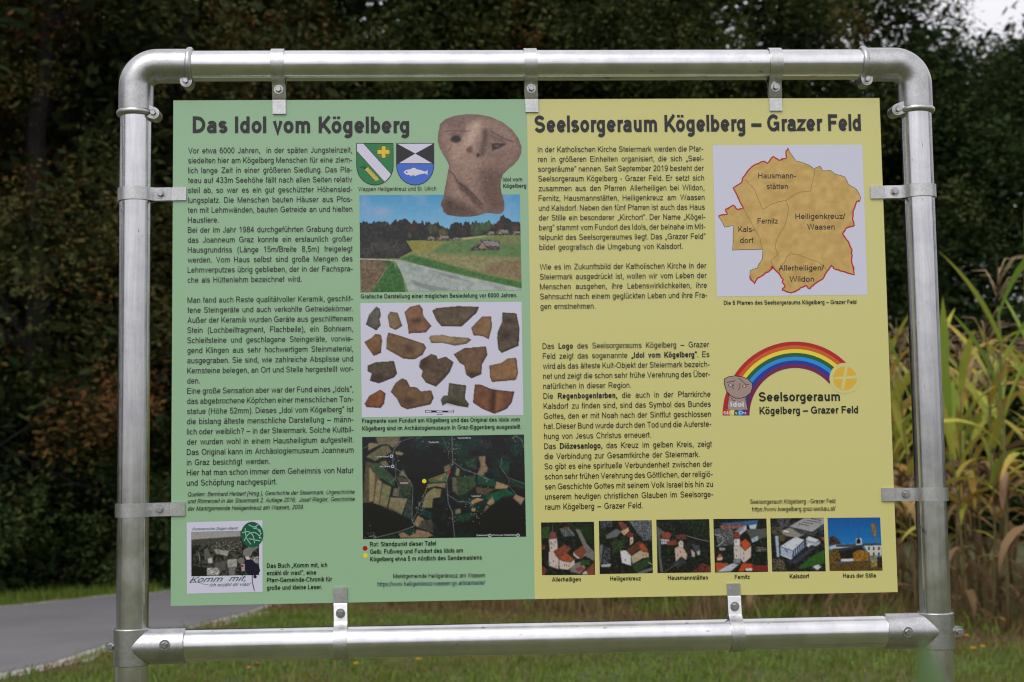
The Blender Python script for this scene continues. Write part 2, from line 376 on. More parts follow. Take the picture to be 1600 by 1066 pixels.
# ------------------------------------------------------------------ maize
def blade(mb, p, az, up, L, W, bend, tint, twist=0.0, n=8):
    d = Vector((math.cos(az), math.sin(az), 0)); side = Vector((-math.sin(az), math.cos(az), 0)); p = Vector(p); V = []; T = []
    ang = up
    for q in range(n + 1):
        u = q / n; wd = W * (.55 + .9 * u if u < .4 else .91 * (1 - ((u - .4) / .6) ** 1.8)) * .5
        nrm = d * -math.sin(ang) + Vector((0, 0, math.cos(ang))); sd_ = side * math.cos(twist * u) + nrm * math.sin(twist * u)
        V += [p - sd_ * wd + nrm * wd * .35, p, p + sd_ * wd + nrm * wd * .35]
        T += [tint - .22 * u * u] * 3
        p = p + (d * math.cos(ang) + Vector((0, 0, math.sin(ang)))) * (L / n); ang -= bend / n
    F = []
    for q in range(n):
        a = q * 3; F += [[a, a + 1, a + 4, a + 3], [a + 1, a + 2, a + 5, a + 4]]
    mb.add(V, F, np.clip(T, 0, 1))
def make_maize(seed, H, green, wide=1.0, stiff=False):
    r = random.Random(seed); t = {}
    mb = MB(); pts = [(0, 0, -.05)]; x = y = 0
    for q in range(1, 9):
        x += r.uniform(-.018, .018); y += r.uniform(-.018, .018); pts.append((x, y, H * .86 * q / 8))
    mb.tube(pts, [.016 - .0012 * q for q in range(9)], 8, t=[.2 + .09 * q for q in range(9)]); t['stalk'] = (mb.mesh('stalk', True), 'corn_stalk')
    lf = MB(); az = r.uniform(0, 6.28); N = 12
    for q in range(N):
        u = (q + .6) / N; k = min(7, int(u * 8)); p = Vector(pts[k]).lerp(Vector(pts[k + 1]), u * 8 - k)
        az += math.pi + r.uniform(-.5, .5)
        if u < .35: tint, up, bend, L = r.uniform(0, .22), r.uniform(-.2, .6), r.uniform(2.0, 3.0), r.uniform(.45, .7)
        elif u < .6: tint, up, bend, L = r.uniform(.15, .6) + green * .2, r.uniform(.5, 1.1), r.uniform(1.4, 2.6), r.uniform(.6, .85)
        else: tint, up, bend, L = r.uniform(.42, .82) + green * .25, r.uniform(1.0, 1.4), r.uniform(.3, 1.5), r.uniform(.55, .85)
        blade(lf, p, az, up, L, r.uniform(.085, .125) * wide * (.7 if u < .4 else 1), bend * (.35 if stiff and u > .6 else 1), tint, r.uniform(-.9, .9))
    t['foliage'] = (lf.mesh('foliage', True), 'corn_leaf')
    ts = MB(); top = Vector(pts[-1]); ts.tube([top, top + Vector((0, 0, H * .14))], [.006, .002], 5)
    for q in range(9):
        a = r.uniform(0, 6.28); z = H * (.01 + .008 * q); L = r.uniform(.16, .26); p = top + Vector((0, 0, z)); d = Vector((math.cos(a), math.sin(a), 0))
        ts.tube([p, p + d * L * .45 + Vector((0, 0, L * .7)), p + d * L + Vector((0, 0, L * .75))], [.004, .005, .002], 4, t=1.0)
    t['tassel'] = (ts.mesh('tassel', True), 'husk')
    cb = MB(); k = 4; p = Vector(pts[k]); a = r.uniform(0, 6.28); d = Vector((math.cos(a) * .45, math.sin(a) * .45, r.choice((.9, -.8)))).normalized()
    cb.tube([p + d * .24 * q / 6 for q in range(7)], [.012, .026, .031, .030, .024, .015, .004], 8, t=[1, .9, .7, .6, .5, .3, 0])
    for q in range(4): blade(cb, p + d * .05, a + q * 1.6, .8 if d.z > 0 else -.9, .26, .05, .4, .55)
    t['corn_cob'] = (cb.mesh('corn_cob', True), 'husk')
    for me, mt in t.values(): me.materials.append(M[mt]); me.polygons.foreach_set('use_smooth', np.ones(len(me.polygons), bool))
    return t
MZ = [make_maize(30 + q, 2.45 + .09 * (q % 4), g, 1.0, q in (0, 1, 3)) for q, g in enumerate((1, .5, 0, .7, .2, 0, .4))] + [make_maize(60 + q, 2.5 + .08 * q, g, .78) for q, g in enumerate((.1, -.2, .3, 0))]
F0 = np.array(G(575, 936)); F1 = np.array(G(1600, 984)); fd = (F1 - F0); flen = np.linalg.norm(fd); fd /= flen; fn = np.array([-fd[1], fd[0]])
def maize(kind, x, y, s, rz, label, group='maize plants in the field'):
    t = empty('maize_plant', (x, y, 0), rz); t.scale = (s,) * 3; tag(t, label, 'maize plant', group)
    t.rotation_euler = (random.uniform(-.06, .06), random.uniform(-.06, .06), rz)
    for nm, (me, _) in MZ[kind].items():
        o = bpy.data.objects.new(nm, me); COL.objects.link(o); o.parent = t
near_labels = {}
cnt = 0
for row in range(8):
    s_ = -.2
    while s_ < flen + 2.6:
        s_ += random.uniform(.22, .38) + row * .05
        p = F0 + fd * s_ + fn * (.15 + row * .72 + random.uniform(-.14, .14))
        maize(random.randrange(7) if row == 0 else random.choice((7, 8, 9, 10, 10, 9, 2)), p[0], p[1], random.uniform(.92, 1.08), random.uniform(0, 6.28),
              'maize plant in the front row at the edge of the field' if row == 0 else 'maize plant standing behind the front row of the field',
              'front row maize plants' if row == 0 else 'maize plants in the field'); cnt += 1
for px, py, kind, s, rz, lab in ((1575, 1003, 0, 1.3, 1.2, 'tall green maize plant nearest the right edge, pointed leaves against the dark trees'),
                                 (1515, 992, 3, .98, 2.4, 'green and orange maize plant just right of the right post'),
                                 (1640, 1008, 1, 1.3, 4.4, 'tall maize plant cut by the right frame edge')):
    x, y = G(px, py - 12); maize(kind, x, y, s, rz, lab)

# ------------------------------------------------------------------ grass, weeds, flowers
def inside(poly, X, Y):
    c = np.zeros(X.shape, bool); n = len(poly)
    for i in range(n):
        x0, y0 = poly[i]; x1, y1 = poly[i - 1]
        m_ = ((y0 > Y) != (y1 > Y)); xs = (x1 - x0) * (Y - y0) / ((y1 - y0) if y1 != y0 else 1e-9) + x0
        c ^= m_ & (X < xs)
    return c
ROADP = np.concatenate([offset(NE, .12), offset(FE, -.06)[::-1]])
def vnoise(X, Y, s, seed):
    r = np.random.default_rng(seed); g = r.random((64, 64)); x = X / s; y = Y / s; xi = np.floor(x).astype(int); yi = np.floor(y).astype(int)
    u = x - xi; v = y - yi; u = u * u * (3 - 2 * u); v = v * v * (3 - 2 * v); f = lambda a, b: g[a % 64, b % 64]
    return (f(xi, yi) * (1 - u) + f(xi + 1, yi) * u) * (1 - v) + (f(xi, yi + 1) * (1 - u) + f(xi + 1, yi + 1) * u) * v
def field_dist(X, Y): return (X - F0[0]) * fn[0] + (Y - F0[1]) * fn[1], (X - F0[0]) * fd[0] + (Y - F0[1]) * fd[1]
def blades(name, X, Y, H, W, T, label, lean=.5):
    n = len(X); a = RNG.uniform(0, 6.283, n); b = RNG.uniform(0, 6.283, n); ln = H * RNG.uniform(.1, 1, n) * lean
    P = np.stack([X, Y, np.zeros(n)], 1); s = np.stack([np.cos(a), np.sin(a), np.zeros(n)], 1) * (W * .5)[:, None]
    q = np.stack([np.cos(b), np.sin(b), np.zeros(n)], 1)
    mid = P + q * (ln * .35)[:, None] + np.array([0, 0, 1]) * (H * .6)[:, None]
    tip = P + q * ln[:, None] + np.array([0, 0, 1]) * H[:, None]
    V = np.stack([P - s, P + s, mid + s * .7, mid - s * .7, tip], 1).reshape(-1, 3); k = np.arange(n) * 5
    tri = np.concatenate([np.stack([k, k + 1, k + 2], 1), np.stack([k, k + 2, k + 3], 1), np.stack([k + 3, k + 2, k + 4], 1)])
    return tag(link(name, mesh(name, V, tri, np.repeat(T, 5)), M['grass']), label, 'grass', kind='stuff')
n = 230000
dd = np.sqrt(RNG.uniform(8.6 ** 2, 19.5 ** 2, n)); pxs = RNG.uniform(-260, 1860, n); ry = rays(pxs, np.full(n, 720.)); ry /= ry[:, 1:2]
X = CAM[0] + ry[:, 0] * dd; Y = CAM[1] + dd
f_, a_ = field_dist(X, Y)
keep = ~inside(ROADP, X, Y) & ((f_ < .25) | (RNG.random(n) < .25))
X, Y, f_, a_ = X[keep], Y[keep], f_[keep], a_[keep]
nz = .5 * vnoise(X, Y, .9, 1) + .3 * vnoise(X, Y, .3, 2) + .2 * vnoise(X, Y, 2.3, 3)
T = .68 + (nz - .5) * .9 + RNG.normal(size=len(X)) * .18
dry = np.clip(1 - np.abs(f_ + .5) / 1.1, 0, 1) * (vnoise(X, Y, .7, 5) * .7 + .6) * ((a_ > -2.0)) + ((f_ > .1) & (a_ > -.3)) * .9
ne = np.min(np.hypot(X[:, None] - NE[None, ::2, 0], Y[:, None] - NE[None, ::2, 1]), 1) if len(X) < 4e5 else 1
dry += np.clip(1 - (ne - .2) / .55, 0, 1) * .6 * (vnoise(X, Y, .35, 6) > .35)
T = np.clip(T - dry * .85, 0, 1)
H = RNG.gamma(4, .0085, len(X)) * (.6 + .9 * vnoise(X, Y, .28, 9))
blades('grass', X, Y, np.clip(H, .012, .12), RNG.uniform(.006, .014, len(X)), T, 'short green and straw coloured grass of the meadow', .9)
n = 16000                                                          # taller dry weeds at the foot of the maize
a_ = RNG.uniform(-.5, flen + 2.5, n); f_ = RNG.normal(.05, .3, n); X = F0[0] + fd[0] * a_ + fn[0] * f_; Y = F0[1] + fd[1] * a_ + fn[1] * f_
kp = ~inside(ROADP, X, Y); X, Y = X[kp], Y[kp]
T = np.where(vnoise(X, Y, .6, 12) > .68, RNG.uniform(.42, .8, len(X)), RNG.uniform(0, .3, len(X)))
blades('dry_weeds', X, Y, RNG.gamma(4, .036, len(X)) * (.4 + vnoise(X, Y, .8, 13)), RNG.uniform(.008, .02, len(X)), T, 'brown withered weeds and stubble at the foot of the maize', .8)
n = 9000                                                           # grass strip beyond the lane, its tint darker for the forest's shade
k = RNG.integers(0, len(FE) - 1, n); u = RNG.random(n)[:, None]; P = offset(FE, -.16)[k] * (1 - u) + offset(FE, -.16)[k + 1] * u
tt = np.gradient(FE, axis=0)[k]; tt /= np.linalg.norm(tt, axis=1)[:, None]; P = P - np.stack([tt[:, 1], -tt[:, 0]], 1) * np.abs(RNG.normal(0, .4, n))[:, None]
blades('verge_grass', P[:, 0], P[:, 1], RNG.gamma(4, .016, n), RNG.uniform(.008, .016, n), np.clip(RNG.normal(.74, .1, n), 0, 1), 'rough grass between the lane and the forest', .6)

def flower(px, py, label):
    x, y = G(px, py, .09); t = empty('yellow_flower', (x, y, 0)); tag(t, label, 'flower', 'yellow flowers in the grass')
    mb = MB(); mb.tube([(0, 0, -.01), (.004, 0, .05), (0, 0, .09)], [.0025, .002, .002], 6, t=.8); mb.build('stem', M['grass'], t, tint=True)
    mb = MB()
    for r_, z_, k_ in ((.024, .092, 14), (.016, .097, 10)):
        for q in range(k_):
            a = 6.283 * q / k_; c, s = math.cos(a), math.sin(a)
            mb.add([(c * .003 - s * .003, s * .003 + c * .003, z_), (c * .003 + s * .003, s * .003 - c * .003, z_), (c * r_ + s * .004, s * r_ - c * .004, z_ + .004), (c * r_ - s * .004, s * r_ + c * .004, z_ + .004)], [[0, 1, 2, 3]])
    mb.tube([(0, 0, .088), (0, 0, .099)], [.007, .006], 8); mb.build('petals', M['petal'], t)
for px, py, lab in ((556, 1038, 'yellow flower in the grass below the left bottom clip'), (654, 1031, 'orange yellow flower right of the left bottom clip under the rail'),
                    (1338, 941, 'yellow flower just under the lower right corner of the board'), (1510, 994, 'yellow flower by the lug of the right bottom fitting'),
                    (1521, 1014, 'left one of the two yellow flowers close together right of the right post'), (1536, 1011, 'right one of the two yellow flowers close together right of the right post')):
    flower(px, py, lab)
x, y = G(396, 1050); mb = MB(); pts = [(-.06, 0), (-.03, .025), (.02, .03), (.06, .008), (.02, -.025), (-.03, -.02)]
mb.add([(a, b_, .05 + .02 * math.sin(a * 40)) for a, b_ in pts] + [(0, 0, .045)], [[q, (q + 1) % 6, 6] for q in range(6)])
o = mb.build('fallen_leaf', M['deadleaf']); o.location = (x, y, 0); tag(o, 'fallen orange brown leaf on the grass below the bottom rail', 'leaf')
# out of focus weed in front of the right post
ray = rays(1486, 1000); p = CAM + ray * .62; t = empty('tall_weed', (p[0] + .03, p[1], 0)); tag(t, 'blurred green weed close to the lens before the right post', 'weed')
mb = MB(); mb.tube([(0, 0, -.02), (-.01, 0, .5), (.01, .01, 1.0), (-.005, 0, p[2] - .05)], [.004, .0035, .003, .002], 6, t=.6); mb.build('stem', M['grass'], t, tint=True)
mb = MB(); blade(mb, (-.035, 0, p[2] - .115), 1.5, 1.45, .118, .030, .3, .62); blade(mb, (0, 0, .6), 2.8, .9, .25, .018, 1.2, .9); blade(mb, (0, 0, .8), 5.5, 1.0, .2, .018, 1.0, .9)
mb.tube([(-.005, 0, p[2] - .16), (-.035, 0, p[2] - .11)], .0015, 5, t=.9); mb.build('leaves', M['weed'], t, True)

# ------------------------------------------------------------------ the sign frame
sign = empty('information_sign', (0, 0, 0))
tag(sign, 'two panel information board, green and yellow, clamped in a silver tube frame on two posts', 'information board')
RP = .0300
def avg(*pts): return float(np.mean(pts))
XL = avg(U(211, 300)[0], U(208, 900)[0]); XR = avg(U(1434.7, 300)[0], U(1460, 900)[0])
ZT = avg(U(330, 103)[1], U(1340, 102)[1]); ZB = avg(U(290, 1007)[1], U(1385, 988)[1])
ECR, ER = .0430, .0335           # elbow centreline radius, outer tube radius
ZE = ZT - .0980; XE = .1080      # ends of the elbow arms
for X_ in (XL, XR):
    mb = MB(); mb.tube([(X_, 0, z) for z in np.linspace(-.3, ZE + .02, 12)], RP, 56); mb.build('post', M['post'], sign, angle=40)
mb = MB(); mb.tube([(x, 0, ZT) for x in np.linspace(XL + XE - .02, XR - XE + .02, 12)], RP, 56); mb.build('rail', M['rail'], sign, angle=40)
mb = MB(); mb.tube([(x, 0, ZB) for x in np.linspace(XL + .02, XR - .02, 12)], RP, 56); mb.build('rail', M['rail'], sign, angle=40)
def bolt(parent, p, r=.0062, h=.007):
    x, y, z = p; mb = MB()
    mb.tube([(x, y + .003, z), (x, y - .0016, z)], r * 1.45, 20)
    a0 = random.uniform(0, 1); hexa = [(x + r * math.cos(a0 + q * math.pi / 3), z + r * math.sin(a0 + q * math.pi / 3)) for q in range(6)]
    ins = [(x + .8 * r * math.cos(a0 + q * math.pi / 3), z + .8 * r * math.sin(a0 + q * math.pi / 3)) for q in range(6)]
    V = [(a, y - .0016, c) for a, c in hexa] + [(a, y - h * .8, c) for a, c in hexa] + [(a, y - h, c) for a, c in ins]
    F = [[q, (q + 1) % 6, 6 + (q + 1) % 6, 6 + q] for q in range(6)] + [[6 + q, 6 + (q + 1) % 6, 12 + (q + 1) % 6, 12 + q] for q in range(6)] + [list(range(12, 18))]
    mb.add(V, F); return mb.build('bolt', M['bolt'], parent, angle=30)
MXZ = Matrix(((1, 0, 0, 0), (0, 0, 1, 0), (0, 1, 0, 0), (0, 0, 0, 1)))     # (x, z, y) -> (x, y, z)
def lug(mb, x, z, dx, dz, rr=.0115, L=.02, y0=-.017, y1=.017):             # rounded tab pointing to (dx, dz)
    a = math.atan2(dz, dx); out = []
    for q in range(9):
        t_ = a - math.pi / 2 + math.pi * q / 8; out.append((x + rr * math.cos(t_), z + rr * math.sin(t_)))
    bx_, bz_ = x - math.cos(a) * L, z - math.sin(a) * L
    out += [(bx_ - math.sin(a) * rr, bz_ + math.cos(a) * rr), (bx_ + math.sin(a) * rr, bz_ - math.cos(a) * rr)]
    mb.prism(out, y0, y1, MXZ)
for X_, sg in ((XL, 1), (XR, -1)):
    path = [(X_, 0, ZE), (X_, 0, ZT - ECR - .025), (X_, 0, ZT - ECR)]
    for q in range(1, 17):
        a = math.pi / 2 * q / 16; path.append((X_ + sg * (ECR - ECR * math.cos(a)), 0, ZT - ECR + ECR * math.sin(a)))
    path += [(X_ + sg * (ECR + .025), 0, ZT), (X_ + sg * XE, 0, ZT)]
    mb = MB(); mb.tube(path, ER, 48)
    rp = [(-.006, ER - .0005), (-.005, ER + .002), (-.003, ER + .0035), (0, ER + .004), (.003, ER + .0035), (.005, ER + .002), (.006, ER - .0005)]
    mb.tube([(X_, 0, ZE + .003 + a) for a, _ in rp], [b_ for _, b_ in rp], 48); mb.tube([(X_ + sg * (XE - .003 + a), 0, ZT) for a, _ in rp], [b_ for _, b_ in rp], 48)
    l1 = U(239 if sg > 0 else 1403.5, 176 if sg > 0 else 170.5, -.02); l2 = U(290 if sg > 0 else 1355.5, 126 if sg > 0 else 123.5, -.02)
    lug(mb, l1[0], l1[1], sg * .9, -.35); lug(mb, l2[0], l2[1], .0, -1)
    e = mb.build('elbow_fitting', M['cast'], sign, angle=35)
    bolt(e, (l1[0], -.0172, l1[1])); bolt(e, (l2[0], -.0172, l2[1]))
for X_, sg, bp, lp in ((XL, 1, (257, 1008), (173.5, 1010)), (XR, -1, (1419, 988), (1498, 987))):
    mb = MB(); RC = .0345
    mb.tube([(X_, 0, ZB + a) for a in (-.0345, -.033, .033, .0345)], [RC - .0012, RC, RC, RC - .0012], 56)
    mb.tube([(X_, 0, ZB), (X_ + sg * .100, 0, ZB), (X_ + sg * .1015, 0, ZB)], [RC - .0004, RC - .0004, RC - .0016], 56)
    l = U(*lp, -.004); lug(mb, l[0], l[1], -sg, 0, .0105, .022, -.004, .004)
    tfit = mb.build('tee_fitting', M['cast'], sign, angle=35)
    b_ = U(*bp, -.036); bolt(tfit, (b_[0], -RC - .0004, b_[1]), .0068, .006); bolt(tfit, (l[0], -.0042, l[1]), .0068, .008)

# mounting clips: strap round the tube, flat tab onto the board
def clip(base, uvec, avec, length, crease, bolt_d, wd=.0255, tilt=0):
    mb = MB(); Rm_ = RP + .0022; th = .0014
    prof = [(Rm_ * math.cos(a), -Rm_ * math.sin(a)) for a in np.linspace(math.pi * 1.02, math.pi * .16, 22)]
    prof += [(Rm_ + .003, -.0085), (Rm_ + .008, -.0056), (crease - .0006, -.0056), (crease + .0006, -.0046), (crease + .0022, -.0036), (length, -.0036)]
    back = [(a, -b_) for a, b_ in prof]
    a_ = Vector(avec); u = (Vector(uvec) + a_ * random.uniform(-.03, .03)).normalized()
    for pr in (prof, back):
        pr = [Vector((p[0], p[1])) for p in pr]; n_ = len(pr); L_ = []; R_ = []
        for q in range(n_):
            d = (pr[min(q + 1, n_ - 1)] - pr[max(q - 1, 0)]).normalized(); nn = Vector((-d.y, d.x)) * th
            L_.append(pr[q] + nn); R_.append(pr[q] - nn)
        V = []; hw = wd / 2
        for q in range(n_):
            for pt, s in ((L_[q], -1), (L_[q], 1), (R_[q], 1), (R_[q], -1)):
                V.append(Vector(base) + u * pt.x + Vector((0, 1, 0)) * pt.y + a_ * (s * hw))
        F = [[0, 1, 2, 3], [4 * n_ - 4, 4 * n_ - 1, 4 * n_ - 2, 4 * n_ - 3]]
        for q in range(n_ - 1):
            for c_ in range(4):
                F.append([4 * q + c_, 4 * q + (c_ + 1) % 4, 4 * q + 4 + (c_ + 1) % 4, 4 * q + 4 + c_])
        mb.add(V, F)
    c = mb.build('mounting_clip', M['strap'], sign, angle=40)
    p = Vector(base) + u * bolt_d; bolt(c, (p.x, -.0068, p.z), .0062, .008)
PB, PT = PANEL_Z - PANEL_H / 2, PANEL_Z + PANEL_H / 2
for px, pb, pe in ((435.4, 141.6, 179), (829, 140, 176), (1210, 138, 174)):
    x, z = U(px, pb); clip((x, 0, ZT), (0, 0, -1), (1, 0, 0), ZT - U(px, pe)[1], ZT - PT - .002, ZT - z)
for px, pb, pe in ((533, 957.7, 918), (1148, 947, 911.5)):
    x, z = U(px, pb); clip((x, 0, ZB), (0, 0, 1), (1, 0, 0), U(px, pe)[1] - ZB, PB - ZB - .003, z - ZB)
for py, pb, pe in ((305, 252.5, 291.5), (796.5, 251, 289.5)):
    x, z = U(pb, py); clip((XL, 0, z), (1, 0, 0), (0, 0, 1), U(pe, py)[0] - XL, -PANEL_W / 2 - XL - .004, x - XL)
for py, pb, pe in ((300.6, 1396, 1359), (773, 1413.4, 1376.5)):
    x, z = U(pb, py); clip((XR, 0, z), (-1, 0, 0), (0, 0, 1), XR - U(pe, py)[0], XR - PANEL_W / 2 - .004, XR - x)

# ------------------------------------------------------------------ the board
YF = -.0015
XS = avg(U(823.5, 300)[0], U(837, 900)[0])
x0, x1 = -PANEL_W / 2, PANEL_W / 2
V = [(x0, YF, PB), (XS, YF, PB), (x1, YF, PB), (x0, YF, PT), (XS, YF, PT), (x1, YF, PT)]; V += [(a, .0015, c) for a, _, c in V]
me = mesh('board', V, [[0, 1, 4, 3], [1, 2, 5, 4], [7, 6, 9, 10], [8, 7, 10, 11], [0, 6, 7, 1], [1, 7, 8, 2], [3, 4, 10, 9], [4, 5, 11, 10], [0, 3, 9, 6], [2, 8, 11, 5]])
board = link('board', me, [M['green'], M['yellow'], M['edge']], sign)
for p in me.polygons: p.material_index = 0 if p.index == 0 else 1 if p.index == 1 else 2

def yl(layer): return YF - .00025 * (1 + layer)
class Print:
    def __init__(s): s.v = []; s.f = []; s.c = []; s.n = 0
    def raw(s, V, F, c):
        s.v.append(np.asarray(V, float)); s.f += [[int(i) + s.n for i in q] for q in F]
        s.c.append(np.broadcast_to(np.asarray(c, float), (len(V), 3))); s.n += len(V)
    def poly(s, pts, c, layer=0):
        x, z = U([p[0] for p in pts], [p[1] for p in pts]); vs_ = [Vector((a, b_, 0)) for a, b_ in zip(x, z)]
        s.raw([(a, yl(layer), b_) for a, b_ in zip(x, z)], [t[::-1] if 0 else t for t in tessellate_polygon([vs_])], alb(c))
    def disc(s, cx, cy, rx, c, layer=0, ry=None, n=40, rot=0):
        ry = ry or rx; s.poly([(cx + rx * math.cos(6.2832 * q / n), cy + ry * math.sin(6.2832 * q / n)) for q in range(n)], c, layer)
    def line(s, pts, wd, c, layer=1, closed=False):
        pts = np.asarray(pts, float)
        if closed: pts = np.vstack([pts, pts[:1]])
        t = np.gradient(pts, axis=0) if len(pts) > 2 else np.repeat(pts[1:] - pts[:1], 2, 0); t /= np.linalg.norm(t, axis=1)[:, None] + 1e-9
        nn = np.stack([-t[:, 1], t[:, 0]], 1) * wd / 2; A = pts + nn; B = pts - nn
        P = np.empty((2 * len(pts), 2)); P[::2] = A; P[1::2] = B; x, z = U(P[:, 0], P[:, 1])
        s.raw(np.stack([x, np.full(len(x), yl(layer)), z], 1), [[2 * q, 2 * q + 1, 2 * q + 3, 2 * q + 2] for q in range(len(pts) - 1)], alb(c))
    def canvas(s, cv, quad, step=1.0, layer=0):
        q = np.asarray(quad, float); nx = int(max(np.linalg.norm(q[1] - q[0]), np.linalg.norm(q[2] - q[3])) / step) + 1; ny = int(np.linalg.norm(q[3] - q[0]) / step) + 1
        u, v = np.meshgrid(np.linspace(0, 1, nx), np.linspace(0, 1, ny)); u = u[..., None]; v = v[..., None]
        P = (q[0] * (1 - u) + q[1] * u) * (1 - v) + (q[3] * (1 - u) + q[2] * u) * v; P = P.reshape(-1, 2)
        x, z = U(P[:, 0], P[:, 1]); i = np.arange((ny - 1) * nx).reshape(ny - 1, nx)[:, :-1].ravel()
        s.raw(np.stack([x, np.full(len(x), yl(layer)), z], 1), np.stack([i, i + 1, i + nx + 1, i + nx], 1), alb(cv.sample(P)))
    def build(s, name, label=None):
        o = link(name, mesh(name, np.concatenate(s.v), s.f, col=np.concatenate(s.c)), M['ink'], board)
        if label: o['label'] = label
        return o

# --- type
# --- lettering: a plain grotesque drawn as pen strokes, 1/1000 em, pen width w
def S(*p): return list(zip(p[::2], p[1::2]))
def E(cx, cy, rx, ry, a0, a1):
    n = max(4, int(abs(a1 - a0) / 22)); return [(cx + rx * math.cos(R(a0 + (a1 - a0) * i / n)), cy + ry * math.sin(R(a0 + (a1 - a0) * i / n))) for i in range(n + 1)]
def letter(ch, w):
    h = w / 2; XT = 527 - h; BT = -8 + h; mx = 260; ry = XT - mx; l = 66 + h; r = 490 - h; m = (l + r) / 2; a = (r - l) / 2
    CT = 716 - h; CR_ = 726 - h; CB = -10 + h; cl = 76 + h; cr = 646 - h; cy = 358; cry = CR_ - cy
    dots = lambda x, d=100: [S(x - d, 612, x - d, 716), S(x + d, 612, x + d, 716)]
    capdots = lambda x, d=110: [S(x - d, 776, x - d, 880), S(x + d, 776, x + d, 880)]
    stem = [S(l, 0, l, 519)]; arch = E(m, 320, a, XT - 320, 180, 0) + S(r, 0)
    if ch == 'a': return 556, [E(275, 365, r - 275, XT - 365, 168, 0) + S(r, 90, r + 22, 0), S(r, 300, 300, 278) + E(205, (278 + BT) / 2, 165 - h, (278 - BT) / 2, 90, 270) + E(250, 180, r - 250, 180 - BT, 270, 360)]
    if ch == 'b': return 556, [S(l, 0, l, 716), E(293, mx, 227 - h, ry, 0, 360)]
    if ch == 'c': return 500, [E(264, mx, 226 - h, ry, 38, 322)]
    if ch == 'd': return 556, [S(r, 0, r, 716), E(263, mx, 227 - h, ry, 0, 360)]
    if ch == 'e': return 556, [S(278 - 240 + h, 250, 278 + 240 - h, 250), E(278, mx, 240 - h, ry, -4, 322)]
    if ch == 'f': return 278, [S(135, 0, 135, 590) + E(222, 590, 87, 724 - h - 590, 180, 82), S(18, 519 - h, 262, 519 - h)]
    if ch == 'g': return 556, [S(r, 519, r, -40) + E(270, -40, r - 270, 178 - h, 0, -150), E(263, mx, 227 - h, ry, 0, 360)]
    if ch == 'h': return 556, [S(l, 0, l, 716), arch]
    if ch == 'i': return 222, [S(111, 0, 111, 519), S(111, 612, 111, 716)]
    if ch == 'j': return 222, [S(120, 519, 120, -120) + E(48, -120, 72, 96 - h * .9, 0, -85), S(120, 612, 120, 716)]
    if ch == 'k': return 500, [S(l, 0, l, 716), S(440, 519, l, 150), S(215, 310, 462, 0)]
    if ch == 'l': return 222, [S(111, 0, 111, 716)]
    if ch == 'm':
        b_ = 767 - h; c_ = (l + b_) / 2; q_ = (c_ - l) / 2
        return 833, stem + [E(l + q_, 330, q_, XT - 330, 180, 0) + S(c_, 0), E(c_ + q_, 330, q_, XT - 330, 180, 0) + S(b_, 0)]
    if ch == 'n': return 556, stem + [arch]
    if ch == 'o': return 556, [E(278, mx, 242 - h, ry, 0, 360)]
    if ch == 'p': return 556, [S(l, -210, l, 519), E(293, mx, 227 - h, ry, 0, 360)]
    if ch == 'q': return 556, [S(r, -210, r, 519), E(263, mx, 227 - h, ry, 0, 360)]
    if ch == 'r': return 333, stem + [E(l + 165, 300, 165, XT - 300, 180, 72)]
    if ch == 's': return 500, [E(250, (270 + XT) / 2, 208 - h, (XT - 270) / 2, 22, 270) + E(250, (270 + BT) / 2, 220 - h, (270 - BT) / 2, 90, -158)]
    if ch == 't': return 278, [S(130, 668, 130, 110) + E(205, 110, 75, 110 - BT, 180, 280), S(18, 519 - h, 256, 519 - h)]
    if ch == 'u': return 556, [S(l, 519) + E(m, 200, a, 200 - BT, 180, 360), S(r, 519, r, 0)]
    if ch == 'v': return 500, [S(12 + h, 519, 250, 22, 488 - h, 519)]
    if ch == 'w': return 722, [S(8 + h, 519, 196, 24, 361, 495, 526, 24, 714 - h, 519)]
    if ch == 'x': return 500, [S(18 + h, 519, 482 - h, 0), S(482 - h, 519, 18 + h, 0)]
    if ch == 'y': return 500, [S(12 + h, 519, 252, 10), S(488 - h, 519, 262, -20, 222, -110) + E(130, -100, 85, 105 - h * .6, -40, -110)]
    if ch == 'z': return 500, [S(45, 519 - h, 420, 519 - h, 70, h, 462, h)]
    if ch == 'ä': return 556, letter('a', w)[1] + dots(270)
    if ch == 'ö': return 556, letter('o', w)[1] + dots(278)
    if ch == 'ü': return 556, letter('u', w)[1] + dots(278)
    if ch == 'Ä': return 667, letter('A', w)[1] + capdots(333)
    if ch == 'Ö': return 778, letter('O', w)[1] + capdots(389)
    if ch == 'Ü': return 722, letter('U', w)[1] + capdots(361)
    if ch == 'ß': return 611, [S(l, 0, l, 540) + E(270, 545, 270 - l, 722 - h - 545, 180, -40) + S(318, 395, 330, 350) + E(370, 190, 200 - h, 190 - BT, 75, -110) + S(240, BT + 30)]
    if ch == 'A': return 667, [S(12 + h, 0, 333, 690, 655 - h, 0), S(140, 240, 525, 240)]
    if ch == 'B': return 667, [S(cl, 0, cl, 716), S(cl, CT, 340, CT) + E(340, (CT + 380) / 2, 590 - h - 340, (CT - 380) / 2, 90, -90) + S(cl, 380), S(340, 380) + E(370, (380 + h) / 2, 628 - h - 370, (380 - h) / 2, 90, -90) + S(cl, h)]
    if ch == 'C': return 722, [E(378, cy, 330 - h, cry, 38, 322)]
    if ch == 'D': return 722, [S(cl, 0, cl, 716), S(cl, CT, 300, CT) + E(300, cy, 676 - h - 300, CT - cy, 90, -90) + S(cl, h)]
    if ch == 'E': return 667, [S(cl, 0, cl, 716), S(cl, CT, 612, CT), S(cl, 374, 578, 374), S(cl, h, 620, h)]
    if ch == 'F': return 611, [S(cl, 0, cl, 716), S(cl, CT, 575, CT), S(cl, 360, 520, 360)]
